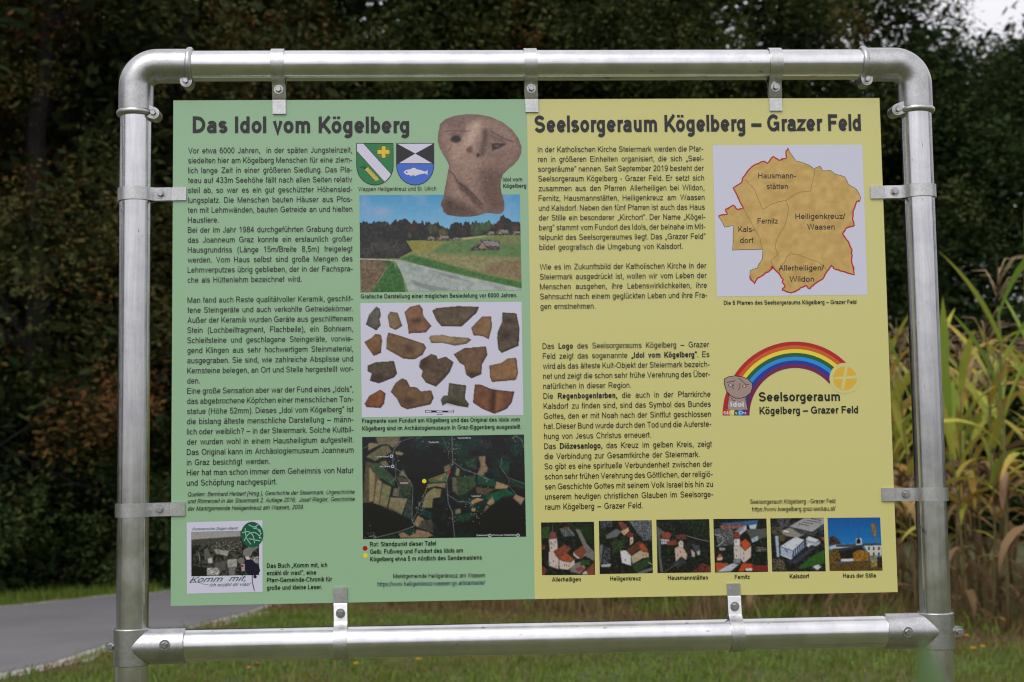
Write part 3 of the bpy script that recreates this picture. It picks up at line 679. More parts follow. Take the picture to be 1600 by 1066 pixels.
    if ch == 'G': return 778, [E(390, cy, 345 - h, cry, 40, 318) + S(708 - h, 120, 708 - h, 335, 405, 335)]
    if ch == 'H': return 722, [S(cl, 0, cl, 716), S(cr, 0, cr, 716), S(cl, 372, cr, 372)]
    if ch == 'I': return 278, [S(139, 0, 139, 716)]
    if ch == 'J': return 500, [S(425 - h, 716, 425 - h, 215) + E(227, 205, 198 - h, 205 - CB, 0, -172)]
    if ch == 'K': return 667, [S(cl, 0, cl, 716), S(600, 716, cl, 205), S(265, 400, 632, 0)]
    if ch == 'L': return 556, [S(cl, 716, cl, 0), S(cl, h, 525, h)]
    if ch == 'M': return 833, [S(cl, 0, cl, 716), S(757 - h, 0, 757 - h, 716), S(cl, 690, 416, 30, 757 - h, 690)]
    if ch == 'N': return 722, [S(cl, 0, cl, 716), S(cr, 0, cr, 716), S(cl, 690, cr, 26)]
    if ch == 'O': return 778, [E(389, cy, 345 - h, cry, 0, 360)]
    if ch == 'P': return 667, [S(cl, 0, cl, 716), S(cl, CT, 380, CT) + E(380, (CT + 320) / 2, 622 - h - 380, (CT - 320) / 2, 90, -90) + S(cl, 320)]
    if ch == 'Q': return 778, letter('O', w)[1] + [S(450, 170, 705, -20)]
    if ch == 'R': return 722, [S(cl, 0, cl, 716), S(cl, CT, 400, CT) + E(400, (CT + 345) / 2, 650 - h - 400, (CT - 345) / 2, 90, -90) + S(cl, 345), S(400, 335, 650, 0)]
    if ch == 'S': return 667, [E(330, (368 + CR_) / 2, 270 - h, (CR_ - 368) / 2, 15, 270) + E(333, (368 + CB) / 2, 290 - h, (368 - CB) / 2, 90, -165)]
    if ch == 'T': return 611, [S(305, 0, 305, 716), S(20, CT, 590, CT)]
    if ch == 'U': return 722, [S(cl, 716, cl, 280) + E((cl + cr) / 2, 270, (cr - cl) / 2, 270 - CB, 180, 360) + S(cr, 716)]
    if ch == 'V': return 667, [S(10 + h, 716, 333, 26, 657 - h, 716)]
    if ch == 'W': return 944, [S(10 + h, 716, 245, 30, 472, 690, 699, 30, 934 - h, 716)]
    if ch == 'X': return 667, [S(20 + h, 716, 647 - h, 0), S(647 - h, 716, 20 + h, 0)]
    if ch == 'Y': return 667, [S(10 + h, 716, 333, 300, 657 - h, 716), S(333, 310, 333, 0)]
    if ch == 'Z': return 611, [S(45, CT, 540, CT, 60, h, 575, h)]
    if ch == '0': return 556, [E(278, cy, 236 - h, cry, 0, 360)]
    if ch == '1': return 556, [S(330, 0, 330, 716), S(330, 690, 235, 590, 110, 530)]
    if ch == '2': return 556, [E(275, 510, 225 - h, CR_ - 510, 170, -25) + S(300, 270, 85, h), S(40, h, 508, h)]
    if ch == '3': return 556, [E(265, (CR_ + 385) / 2, 205 - h, (CR_ - 385) / 2, 160, -90) + E(270, (385 + CB) / 2, 235 - h, (385 - CB) / 2, 90, -165)]
    if ch == '4': return 556, [S(375, 0, 375, 716), S(375, 690, 60, 205), S(28, 205, 520, 205)]
    if ch == '5': return 556, [S(490, CT, 140, CT, 105, 350) + E(270, 235, 245 - h, 235 - CB, 130, -160)]
    if ch == '6': return 556, [E(283, 232, 240 - h, 232 - CB, 0, 360), E(300, 370, 257 - h, CR_ - 370, 42, 180) + S(43 + h, 232)]
    if ch == '7': return 556, [S(45, CT, 490, CT), S(480, CT, 290, 300, 220, 0)]
    if ch == '8': return 556, [E(278, (CR_ + 392) / 2, 205 - h, (CR_ - 392) / 2, 0, 360), E(278, (392 + CB) / 2, 238 - h, (392 - CB) / 2, 0, 360)]
    if ch == '9': return 556, [E(273, 484, 240 - h, CR_ - 484, 0, 360), E(256, 346, 257 - h, 346 - CB, 222, 360) + S(513 - h, 484)]
    if ch == '.': return 278, [S(139, 0, 139, 104)]
    if ch == ',': return 278, [S(139, 104, 139, 0, 105, -120)]
    if ch == ':': return 278, [S(139, 0, 139, 104), S(139, 415, 139, 519)]
    if ch == ';': return 278, [S(139, 104, 139, 0, 105, -120), S(139, 415, 139, 519)]
    if ch == '-': return 333, [S(35, 255, 298, 255)]
    if ch == '–': return 556, [S(0, 265, 556, 265)]
    if ch == '/': return 278, [S(15, -10, 263, 726)]
    if ch == '(': return 333, [E(330, 258, 230, 480, 112, 248)]
    if ch == ')': return 333, [E(3, 258, 230, 480, 68, -68)]
    if ch == '!': return 278, [S(139, 200, 139, 716), S(139, 0, 139, 104)]
    if ch == '?': return 556, [E(275, 540, 210 - h, CR_ - 540, 170, -40) + S(278, 320, 278, 190), S(278, 0, 278, 104)]
    if ch == '„': return 333, [S(95, 104, 95, 0, 65, -120), S(240, 104, 240, 0, 210, -120)]
    if ch == '“': return 333, [S(105, 600, 105, 520, 135, 716) if 0 else S(125, 716, 95, 610, 95, 510), S(270, 716, 240, 610, 240, 510)]
    return 278, []
PEN = 94
GC = {}
def glyphs(txt, bold=0.0, ital=0.0):             # bold: extra pen width per side, in em
    key = (txt, bold, ital)
    if key not in GC:
        w = PEN + 2000 * bold; x = 0; V = []; F = []; D = []; k = 0
        for ch in txt:
            adv, st = letter(ch, w)
            for pts in st:
                p = [np.array(pts[0], float)]
                for c_ in pts[1:]:
                    if np.hypot(*(np.array(c_) - p[-1])) > 1: p.append(np.array(c_, float))
                p = np.array(p); d = np.diff(p, axis=0); d /= np.linalg.norm(d, axis=1)[:, None]; closed = len(p) > 4 and np.hypot(*(p[0] - p[-1])) < 2
                t = np.vstack([d[:1], d[:-1] + d[1:], d[-1:]])
                if closed: t[0] = t[-1] = d[0] + d[-1]
                t /= np.linalg.norm(t, axis=1)[:, None] + 1e-9; nn = np.stack([-t[:, 1], t[:, 0]], 1)
                dd_ = np.vstack([d, d[-1:]]); cs = np.abs((nn * np.stack([-dd_[:, 1], dd_[:, 0]], 1)).sum(1)); nn = nn * (w / 2 / np.clip(cs, .5, 1))[:, None]
                q = np.empty((2 * len(p), 2)); q[::2] = p + nn; q[1::2] = p - nn; n0 = sum(len(v) for v in V)
                V.append((q + [x, 0]) / 1000); D.append(np.full(len(q), k)); k += 1
                F += [[n0 + 2 * i, n0 + 2 * i + 1, n0 + 2 * i + 3, n0 + 2 * i + 2] for i in range(len(p) - 1)]
            x += adv - 200 * bold
        v = np.concatenate(V); v[:, 0] += ital * v[:, 1]; GC[key] = (np.column_stack([v, np.concatenate(D) % 61 * 3e-6]), F)
    return GC[key]
CAP = .716; BOLD = .026
def span(txt, bold=0, ital=0):
    v, _ = glyphs(txt, bold, ital); return v[:, 0].min(), v[:, 0].max()
class Type:
    def __init__(s): s.v = []; s.f = []; s.n = 0
    def put(s, txt, x, z, sx, sy, bold=0, ital=0, dz=0.0, layer=2):
        v, f = glyphs(txt, bold, ital); a = v[:, 0].min(); X = x + (v[:, 0] - a) * sx
        s.v.append(np.stack([X, yl(layer) - v[:, 2], z + v[:, 1] * sy + (X - x) * dz], 1)); s.f += [[i + s.n for i in q] for q in f]; s.n += len(v)
    def fit(s, txt, p0, p1, cap, bold=0, ital=0, layer=2):      # one line between two measured ends
        (ax, az), (bx_, bz_) = U(*p0), U(*p1); a, b_ = span(txt, bold, ital); k = U(p0[0], p0[1] - cap)[1] - az
        s.put(txt, ax, az, (bx_ - ax) / (b_ - a), k / CAP, bold, ital, (bz_ - az) / (bx_ - ax), layer)
    def para(s, lines, x0, x1, z0, z1, idx, sx, sy, n):          # justified column
        for ln, ix in zip(lines, idx):
            just = not ln.startswith('~'); ln = ln.lstrip('~'); words = []; b = 0
            for w_ in ln.split(' '):
                if w_.startswith('*'): b = BOLD; w_ = w_[1:]
                e = w_.endswith('*'); w_ = w_.replace('*', '')
                tail = ''
                words.append((w_, b));
                if e: b = 0
            z = z0 + (z1 - z0) * (ix - 1) / n; ws = [(span(w_, b)[1] - span(w_, b)[0]) * sx if w_ else 0 for w_, b in words]
            gap = (x1 - x0 - sum(ws)) / (len(words) - 1) if just else .0062
            x = x0
            for (w_, b), q in zip(words, ws):
                if w_: s.put(w_, x, z, sx, sy, b)
                x += q + gap
    def build(s, name, mat='text', label=None):
        o = link(name, mesh(name, np.concatenate(s.v), s.f), M[mat], board)
        if label: o['label'] = label
        return o
t = Type(); t.fit('Das Idol vom Kögelberg', (301.4, 208.3), (639.4, 208.5), 26, .029); t.build('heading')
t = Type(); t.fit('Seelsorgeraum Kögelberg – Grazer Feld', (835.4, 207.5), (1344.9, 204.8), 26.3, .029); t.build('heading')
mpp = U(401, 500)[0] - U(400, 500)[0]
SX = 48.9 * mpp / (span('Menschen')[1] - span('Menschen')[0]); SY = 9.3 * mpp / CAP
def column(blocks, L0, L1, R0, idx, name, n):
    (ax, az), (bx_, bz_) = U(*L0), U(*L1); t = Type(); t.para(blocks, avg(ax, bx_), avg(*[U(*r)[0] for r in R0]), az, bz_, idx, SX, SY, n); t.build(name)
g1 = ['Vor etwa 6000 Jahren,  in der späten Jungsteinzeit,', 'siedelten hier am Kögelberg Menschen für eine ziem-', 'lich lange Zeit in einer größeren Siedlung. Das Pla-', 'teau auf 433m Seehöhe fällt nach allen Seiten relativ', 'steil ab, so war es ein gut geschützter Höhensied-', 'lungsplatz. Die Menschen bauten Häuser aus Pfos-', 'ten mit Lehmwänden, bauten Getreide an und hielten', '~Haustiere.', 'Bei der im Jahr 1984 durchgeführten Grabung durch', 'das Joanneum Graz konnte ein erstaunlich großer', 'Hausgrundriss (Länge 15m/Breite 8,5m) freigelegt', 'werden. Vom Haus selbst sind große Mengen des', 'Lehmverputzes übrig geblieben, der in der Fachspra-', '~che als Hüttenlehm bezeichnet wird.',
      'Man fand auch Reste qualitätvoller Keramik, geschlif-', 'fene Steingeräte und auch verkohlte Getreidekörner.', 'Außer der Keramik wurden Geräte aus geschliffenem', 'Stein (Lochbeilfragment, Flachbeile), ein Bohrkern,', 'Schleifsteine und geschlagene Steingeräte, vorwie-', 'gend Klingen aus sehr hochwertigem Steinmaterial,', 'ausgegraben. Sie sind, wie zahlreiche Absplisse und', 'Kernsteine belegen, an Ort und Stelle hergestellt wor-', '~den.', 'Eine große Sensation aber war der Fund eines „Idols“,', 'das abgebrochene Köpfchen einer menschlichen Ton-', 'statue (Höhe 52mm). Dieses „Idol vom Kögelberg“ ist', 'die bislang älteste menschliche Darstellung – männ-', 'lich oder weiblich? – in der Steiermark. Solche Kultbil-', 'der wurden wohl in einem Hausheiligtum aufgestellt.', 'Das Original kann im Archäologiemuseum Joanneum', '~in Graz besichtigt werden.', 'Hier hat man schon immer dem Geheimnis von Natur', '~und Schöpfung nachgespürt.']
column(g1[:14], (292.4, 240.3), (294, 759.2), ((548.8, 239.5), (554.2, 742)), list(range(1, 15)), 'body_text', 33)
column(g1[14:], (292.4, 240.3), (294, 759.2), ((548.8, 239.5), (554.2, 742)), list(range(16, 35)), 'body_text', 33)
y1 = ['In der Katholischen Kirche Steiermark werden die Pfar-', 'ren in größeren Einheiten organisiert, die sich „Seel-', 'sorgeräume“ nennen. Seit September 2019 besteht der', 'Seelsorgeraum Kögelberg - Grazer Feld. Er setzt sich', 'zusammen aus den Pfarren Allerheiligen bei Wildon,', 'Fernitz, Hausmannstätten, Heiligenkreuz am Waasen', 'und Kalsdorf. Neben den fünf Pfarren ist auch das Haus', 'der Stille ein besonderer „Kirchort“. Der Name „Kögel-', 'berg“ stammt vom Fundort des Idols, der beinahe im Mit-', 'telpunkt des Seelsorgeraumes liegt. Das „Grazer Feld“', '~bildet geografisch die Umgebung von Kalsdorf.', 'Wie es im Zukunftsbild der Katholischen Kirche in der', 'Steiermark ausgedrückt ist, wollen wir vom Leben der', 'Menschen ausgehen, ihre Lebenswirklichkeiten, ihre', 'Sehnsucht nach einem geglückten Leben und ihre Fra-', '~gen ernstnehmen.']
column(y1[:11], (840, 238.5), (844.5, 483.6), ((1099, 237), (1104.5, 470)), list(range(1, 12)), 'body_text', 16)
column(y1[11:], (840, 238.5), (844.5, 483.6), ((1099, 237), (1104.5, 470)), list(range(13, 18)), 'body_text', 16)
y2 = ['Das *Logo* des Seelsorgeraums Kögelberg – Grazer', 'Feld zeigt das sogenannte *„Idol vom Kögelberg“.* Es', 'wird als das älteste Kult-Objekt der Steiermark bezeich-', 'net und zeigt die schon sehr frühe Verehrung des Über-', '~natürlichen in dieser Region.', 'Die *Regenbogenfarben,* die auch in der Pfarrkirche', 'Kalsdorf zu finden sind, sind das Symbol des Bundes', 'Gottes, den er mit Noah nach der Sintflut geschlossen', 'hat. Dieser Bund wurde durch den Tod und die Auferste-', '~hung von Jesus Christus erneuert.', 'Das *Diözesanlogo,* das Kreuz im gelben Kreis, zeigt', '~die Verbindung zur Gesamtkirche der Steiermark.', 'So gibt es eine spirituelle Verbundenheit zwischen der', 'schon sehr frühen Verehrung des Göttlichen, der religiö-', 'sen Geschichte Gottes mit seinem Volk Israel bis hin zu', 'unserem heutigen christlichen Glauben im Seelsorge-', '~raum Kögelberg – Grazer Feld.']
column(y2, (847.2, 545.7), (852.5, 796.6), ((1107, 544), (1115, 778)), list(range(1, 18)), 'body_text', 16)
def caption(rows, cap, bold=.014, ital=0, mat='text', name='caption'):
    t = Type()
    for txt, p0, p1 in rows: t.fit(txt, p0, p1, cap, bold, ital)
    return t.build(name, mat)
caption([('Idol vom', (785.6, 284), (816, 283.6)), ('Kögelberg', (786, 294), (822.2, 293.6))], 6.4)
caption([('Wappen Heiligenkreuz und St. Ulrich', (560, 299), (681.6, 298))], 6.4, 0)
caption([('Grafische Darstellung einer möglichen Besiedelung vor 6000 Jahren.', (563.7, 466.8), (808.1, 464.7))], 6.8)
caption([('Fragmente vom Fundort am Kögelberg und das Original des Idols vom', (565.9, 661.2), (812, 658.7)), ('Kögelberg sind im Archäologiemuseum in Graz-Eggenberg ausgestellt.', (566.2, 673), (814.5, 670))], 6.8)
caption([('Rot: Standpunkt dieser Tafel', (578.1, 854), (681.3, 852.4)), ('Gelb: Fußweg und Fundort des Idols am', (578.3, 865.6), (723.4, 863.4)), ('Kögelberg etwa 5 m nördlich des Sendemastens', (578.5, 877.3), (753, 874.4))], 7.2, name='map_key')
caption([('Marktgemeinde Heiligenkreuz am Waasen', (614.7, 903.7), (758, 902.2)), ], 7.2, 0)
M['text_blue'] = ink_mat('blue_ink', alb((32, 48, 92)))
caption([('https://www.heiligenkreuz-waasen.gv.at/startseite/', (590, 916.3), (758, 913.6))], 7.2, 0, 0, 'text_blue', 'web_address')
caption([('Quellen: Bernhard Herbert (Hrsg.), Geschichte der Steiermark. Urgeschichte', (293.8, 776), (554.4, 772)), ('und Römerzeit in der Steiermark.2. Auflage 2016;  Josef Riegler, Geschichte', (293.8, 786.8), (554.6, 783)), ('der Marktgemeinde Heiligenkreuz am Waasen, 2009.', (293.8, 798.2), (474.6, 795.6))], 7, 0, .25, name='source_note')
caption([('Das Buch „Komm mit, ich', (417.2, 887.4), (511.5, 886)), ('erzähl dir was!“, eine', (417.2, 898.9), (494.3, 897.8)), ('Pfarr-Gemeinde-Chronik für', (417.2, 910), (519, 908.2)), ('große und kleine Leser.', (417.2, 921.8), (503.3, 920.4))], 7.2)
caption([('Die 5 Pfarren des Seelsorgeraums Kögelberg – Grazer Feld', (1130.9, 476.7), (1337.7, 475.2))], 6.6)
caption([('Seelsorgeraum Kögelberg - Grazer Feld', (1172, 787.6), (1304.8, 786.4)), ], 7.2, 0)
caption([('https://www.koegelberg.graz-seckau.at/', (1175, 799.3), (1305.3, 798))], 7.2, 0, 0, 'text', 'web_address')
for txt, a, b_, y in (('Allerheiligen', 862.3, 907.4, 908.7), ('Heiligenkreuz', 953.3, 1001.7, 907.3), ('Hausmannstätten', 1043.3, 1105.9, 906), ('Fernitz', 1147.8, 1171.8, 904.8), ('Kalsdorf', 1233.5, 1263.7, 903.8), ('Haus der Stille', 1317, 1368.5, 902.8)):
    caption([(txt, (a, y), (b_, y - .4))], 6.8)

# --- drawing tools for the printed pictures (photographs on the board)
class Cv:
    def __init__(s, x0, y0, x1, y1, base, ss=2, seed=1):
        s.x0, s.y0, s.ss = x0, y0, ss; s.w = int((x1 - x0) * ss) + 2; s.h = int((y1 - y0) * ss) + 2; s.rng = np.random.default_rng(seed)
        s.a = np.ones((s.h, s.w, 3)) * np.asarray(base, float); s.X, s.Y = np.meshgrid(x0 + (np.arange(s.w) + .5) / ss, y0 + (np.arange(s.h) + .5) / ss)
    def mp(s, pts): return inside(np.asarray(pts, float), s.X, s.Y).astype(float)
    def me(s, cx, cy, rx, ry): return (((s.X - cx) / rx) ** 2 + ((s.Y - cy) / ry) ** 2 < 1).astype(float)
    def ml(s, pts, wd):
        m_ = np.zeros_like(s.X); pts = np.asarray(pts, float)
        for (ax, ay), (bx_, by_) in zip(pts[:-1], pts[1:]):
            dx, dy = bx_ - ax, by_ - ay; t = np.clip(((s.X - ax) * dx + (s.Y - ay) * dy) / (dx * dx + dy * dy + 1e-9), 0, 1)
            m_ = np.maximum(m_, np.clip(wd / 2 - np.hypot(s.X - ax - t * dx, s.Y - ay - t * dy) + .5, 0, 1))
        return m_
    def nz(s, sc, seed=0): return vnoise(s.X * 1.0, s.Y * 1.0, sc, seed)
    def soft(s, m_, r):
        k = max(1, int(r * s.ss))
        for ax in (0, 1):
            for _ in range(2):
                p = np.pad(m_, [(k, k) if i == ax else (0, 0) for i in (0, 1)], mode='edge'); c = np.cumsum(p, ax)
                c = np.concatenate([np.zeros_like(np.take(c, [0], ax)), c], ax); n_ = m_.shape[ax]; w_ = 2 * k + 1
                m_ = (np.take(c, np.arange(w_, w_ + n_), ax) - np.take(c, np.arange(n_), ax)) / w_ if p.shape[ax] + 1 >= w_ + n_ else m_
        return m_
    def fill(s, m_, c, a=1.0, var=0, sc=2.0, seed=0):
        c = np.asarray(c, float) * np.ones_like(s.a)
        if var: c = c + (s.nz(sc, seed) + .6 * s.nz(sc * .45, seed + 7) - .8)[..., None] * var * 1.4
        m_ = (m_ * a)[..., None]; s.a = s.a * (1 - m_) + c * m_
    def grain(s, v, sc=1.2, seed=3): s.a = s.a + (s.nz(sc, seed) - .5)[..., None] * v * 2
    def sample(s, P):
        a = np.clip(s.a, 0, 255); ix = np.clip(((P[:, 0] - s.x0) * s.ss - .5), 0, s.w - 2); iy = np.clip(((P[:, 1] - s.y0) * s.ss - .5), 0, s.h - 2)
        i0, j0 = ix.astype(int), iy.astype(int); u, v = (ix - i0)[:, None], (iy - j0)[:, None]
        return (a[j0, i0] * (1 - u) + a[j0, i0 + 1] * u) * (1 - v) + (a[j0 + 1, i0] * (1 - u) + a[j0 + 1, i0 + 1] * u) * v
def crop(ox, oy, k): return lambda *p: [(ox + a / k, oy + b_ / k) for a, b_ in zip(p[::2], p[1::2])]

# landscape picture
q = crop(550, 290, 5.61)
LQ = q(65, 85, 1470, 80, 1487, 920, 75, 938); c = Cv(558, 300, 818, 460, (88, 158, 202))
yy = np.clip((c.Y - 304) / 50, 0, 1)[..., None]; c.a = (1 - yy) * np.array([74, 146, 192]) + yy * np.array([118, 172, 208])
c.fill(np.clip((c.nz(22, 4) + .5 * c.nz(8, 5) - .75) * 1.6, 0, 1), (142, 165, 200), .6); c.fill(c.soft(c.me(596, 331, 16, 6), 5), (160, 165, 198), .8)
ridge = 349 + 5 * vnoise(c.X, c.X * 0, 7, 31) - 6 * vnoise(c.X, c.X * 0, 3, 32) + 9 * np.exp(-((c.X - 697) / 10) ** 2) - 10 * np.exp(-((c.X - 788) / 12) ** 2) - 4 * np.exp(-((c.X - 628) / 25) ** 2)
wood = (c.Y > ridge - 2.5 * (vnoise(c.X, c.X * 0, 1.6, 33) - .5)).astype(float)
c.fill(wood, (36, 39, 36), 1, 18, 4, 6)
for a, b_, r_, cc in ((645, 352, 9, (62, 40, 36)), (676, 358, 8, (74, 78, 44)), (692, 364, 7, (96, 92, 48)), (745, 358, 11, (66, 84, 52)), (724, 360, 9, (50, 40, 36)), (760, 352, 9, (64, 92, 60)), (778, 352, 9, (68, 48, 42)), (640, 368, 3, (110, 96, 60)), (606, 355, 10, (52, 46, 44)), (804, 356, 6, (84, 62, 44))):
    c.fill(c.soft(c.me(a, b_, r_, r_ * 1.1), 2) * wood, cc, .8, 26, 2.5, 8)
c.fill(c.mp(q(440, 485, 780, 480, 960, 460, 1170, 440, 1480, 430, 1490, 940, 60, 945, 60, 640, 420, 640)), (116, 128, 78), 1, 20, 5, 9)
c.fill(c.soft(c.mp(q(470, 490, 820, 488, 720, 560, 560, 600, 500, 540)), 1), (138, 132, 70), 1, 16, 4, 2)
c.fill(c.soft(c.mp(q(840, 490, 1480, 450, 1480, 640, 1000, 600, 700, 590)), 2), (88, 118, 72), .95, 14, 4, 3)
c.fill(c.soft(c.mp(q(1200, 450, 1480, 440, 1480, 520, 1300, 500)), 3), (120, 118, 76), .8, 16, 3)
c.fill(c.soft(c.mp(q(960, 462, 1170, 438, 1170, 448, 980, 478)), .6), (176, 164, 118), .9)
c.fill(c.soft(c.mp(q(560, 590, 900, 610, 1480, 640, 1490, 830, 1100, 760, 640, 640)), 2), (136, 130, 90), .95, 20, 3, 4)
c.fill(c.soft(c.mp(q(1180, 690, 1480, 640, 1490, 820, 1150, 770)), 2), (122, 100, 78), .7, 22, 2.4, 5)
c.fill(c.soft(c.mp(q(420, 640, 520, 610, 700, 650, 1000, 740, 1200, 790, 1490, 850, 1490, 905, 1000, 790, 600, 700)), 1), (64, 106, 54), 1, 18, 3, 6)
c.fill(c.mp(q(60, 340, 220, 330, 470, 480, 530, 575, 420, 632, 60, 642)), (42, 42, 40), 1, 22, 4, 11)
for a, b_, r_ in ((150, 590, 60), (330, 560, 70), (420, 540, 60), (220, 520, 60)):
    (p,) = q(a, b_); c.fill(c.soft(c.me(p[0], p[1], r_ / 5.6, r_ / 6.5), 3), (74, 70, 62), .55, 40, 2, 12)
c.fill(c.mp(q(60, 650, 250, 652, 320, 700, 240, 820, 170, 945, 60, 945)), (108, 92, 72), 1, 26, 2.4, 14)
c.fill(c.mp(q(240, 650, 340, 655, 420, 740, 450, 830, 470, 945, 170, 945, 250, 820, 320, 705)), (54, 98, 46), 1, 22, 2.6, 15)
c.fill(c.mp(q(60, 640, 250, 645, 380, 655, 400, 665, 250, 655, 60, 650)), (170, 166, 150), 1)
c.fill(c.mp(q(360, 652, 420, 655, 560, 690, 800, 750, 1100, 820, 1300, 865, 1490, 905, 1490, 945, 500, 945, 440, 780, 390, 680)), (156, 164, 160), 1, 18, 6, 16)
for P_ in (q(520, 720, 570, 745, 590, 760, 530, 735), q(500, 820, 620, 860, 900, 920, 700, 925, 560, 880), q(640, 730, 900, 800, 1100, 860, 860, 810)): c.fill(c.soft(c.mp(P_), 1), (112, 120, 118), .7)
def house(c, q, x, y, w_, h_, sd=1):
    c.fill(c.mp(q(x, y, x + w_ * .3, y - h_ * .8, x + w_ * .36, y - h_, x + w_ * .95, y - h_ * .85, x + w_, y - h_ * .3, x + w_ * .95, y + h_ * .1, x, y + h_ * .15)), (74, 68, 64), 1, 60, 1.6, sd)
    c.fill(c.mp(q(x + w_ * .4, y - h_ * .9, x + w_ * .92, y - h_ * .8, x + w_ * .98, y - h_ * .3, x + w_ * .55, y - h_ * .32)), (128, 122, 122), 1, 30, 1.5, sd)
    c.fill(c.mp(q(x + w_ * .28, y - h_ * .1, x + w_ * .42, y - h_ * .75, x + w_ * .54, y - h_ * .1)), (150, 126, 100), .9, 40, 1.2, sd)
house(c, q, 1035, 560, 265, 85, 3); house(c, q, 720, 480, 135, 46, 4); house(c, q, 640, 480, 85, 34, 5); house(c, q, 860, 482, 90, 26, 6); house(c, q, 1245, 432, 130, 48, 7); house(c, q, 1170, 434, 80, 34, 8); house(c, q, 1380, 432, 100, 34, 9)
c.fill(c.ml(q(378, 700, 378, 718), .7), (225, 225, 225)); c.grain(7, 1.0)
pr = Print(); pr.canvas(c, LQ, 1.0, 0); pr.build('landscape_picture', 'printed landscape with blue sky, wood, huts in fields and a pale road')

# clay idol (cut-out photograph)
q = crop(540, 140, 5.33)
OUT = q(785, 290, 830, 250, 900, 222, 1000, 208, 1110, 210, 1210, 230, 1310, 275, 1390, 340, 1440, 410, 1465, 480, 1462, 530, 1440, 580, 1400, 625, 1350, 665, 1310, 705, 1292, 760, 1290, 820, 1302, 880, 1322, 940, 1322, 1000, 1300, 1032, 1250, 1035, 1200, 1028, 1160, 1030, 1100, 1050, 1020, 1060, 930, 1058, 850, 1045, 815, 1020, 810, 990, 792, 965, 800, 935, 818, 890, 826, 830, 840, 760, 850, 700, 862, 640, 850, 600, 815, 545, 785, 490, 768, 430, 770, 370, 780, 330)
c = Cv(680, 175, 822, 344, (128, 108, 98)); 
sh = lambda pts, r_, col, a=.8, var=0: c.fill(c.soft(c.mp(q(*pts)), r_), col, a, var, 2, 5)
c.fill(c.mp(OUT), (112, 94, 86), 1, 8, 7, 3)
rim = np.clip(c.soft(c.mp(OUT), 7) * 1.7 - .75, 0, 1); c.fill(rim, (138, 117, 106), .85, 10, 5, 4)
sh((790, 330, 880, 250, 1060, 215, 1030, 320, 900, 345), 5, (122, 102, 94), .7); sh((1130, 215, 1300, 280, 1440, 420, 1330, 420, 1200, 330), 5, (132, 111, 102), .7)
sh((1060, 275, 1130, 255, 1120, 350, 1070, 440, 1020, 520, 960, 520, 990, 400), 4, (172, 150, 136), .95); sh((870, 460, 990, 440, 1010, 560, 930, 640, 870, 560), 6, (156, 133, 120), .8); sh((980, 560, 1120, 580, 1150, 660, 1000, 680), 7, (146, 124, 112), .7)
sh((1145, 325, 1185, 335, 1190, 430, 1150, 560, 1110, 560, 1140, 430), 2.2, (84, 68, 62), .9); sh((1185, 340, 1220, 360, 1225, 560, 1170, 560), 4, (108, 90, 82), .8)
sh((1230, 520, 1460, 470, 1440, 570, 1300, 690, 1180, 640), 6, (116, 97, 88), .7); sh((1120, 650, 1320, 670, 1300, 800, 1330, 1010, 1180, 1030, 1120, 820), 7, (88, 70, 62), .8)
sh((820, 880, 960, 940, 1090, 1010, 1100, 1060, 820, 1055, 785, 975), 6, (78, 61, 54), .9); sh((865, 650, 960, 740, 1100, 790, 1090, 850, 960, 790), 6, (136, 114, 102), .7)
sh((900, 740, 1000, 800, 1120, 940, 1150, 1020, 1080, 960, 960, 840), 2.5, (72, 56, 50), .75)
c.fill(c.ml(q(825, 352, 880, 345, 960, 352, 1045, 348), .9), (70, 56, 52), .9); sh((865, 360, 960, 358, 975, 390, 880, 395), 2, (104, 86, 80), .8)
c.fill(c.soft(c.me(*q(920, 415)[0], 7.5, 5.2), 1.0), (40, 31, 30), 1); c.fill(c.soft(c.me(*q(890, 420)[0], 3.5, 3.5), 1), (70, 56, 52), .8)
c.fill(c.soft(c.mp(q(1213, 452, 1250, 448, 1345, 452, 1300, 482, 1222, 514)), .7), (62, 50, 48), 1); c.fill(c.soft(c.me(*q(1260, 472)[0], 4, 2.6), .8), (92, 78, 74), .8)
c.fill(c.ml(q(1212, 352, 1290, 395, 1400, 442), 1.5), (72, 58, 54), .9); sh((1215, 370, 1300, 410, 1380, 445, 1300, 440, 1230, 430), 1.6, (98, 80, 74), .8)
sh((1000, 492, 1050, 470, 1060, 520, 1020, 535), 1.6, (92, 74, 66), .9); c.fill(c.soft(c.me(*q(1102, 548)[0], 2.6, 3.6), .8), (58, 44, 40), .95)
c.fill(c.ml(q(850, 530, 885, 465), .8), (90, 72, 66), .9)
c.fill(c.ml(q(845, 590, 855, 670, 905, 715, 930, 770, 1010, 825, 1070, 880, 1140, 960), .9), (40, 31, 29), .95); c.fill(c.me(*q(862, 940)[0], 1.4, 1.8), (46, 34, 30)); sh((840, 250, 900, 240, 1000, 260, 985, 340, 880, 340), 3, (104, 86, 80), .6); sh((1000, 300, 1060, 285, 1010, 345), 2, (170, 150, 136), .6)
for _ in range(70):
    (p,) = q(random.uniform(800, 1400), random.uniform(240, 1020)); c.fill(c.soft(c.me(p[0], p[1], random.uniform(.7, 2.4), random.uniform(.5, 1.6)), .6), random.choice(((96, 78, 72), (160, 140, 128), (84, 68, 62))), .4)
c.grain(9, 1.2); c.grain(7, 3.1, 6); c.a = np.clip(c.a * 1.12 - 13, 20, 255) * np.array([1.04, 1.02, 1.02])
bb = np.array(OUT); pts = [Vector(p) for p in OUT]; edges = [(i, (i + 1) % len(OUT)) for i in range(len(OUT))]
gx_, gy_ = np.meshgrid(np.arange(bb[:, 0].min() + .7, bb[:, 0].max(), 1.1), np.arange(bb[:, 1].min() + .7, bb[:, 1].max(), 1.1)); ok = inside(bb, gx_, gy_)
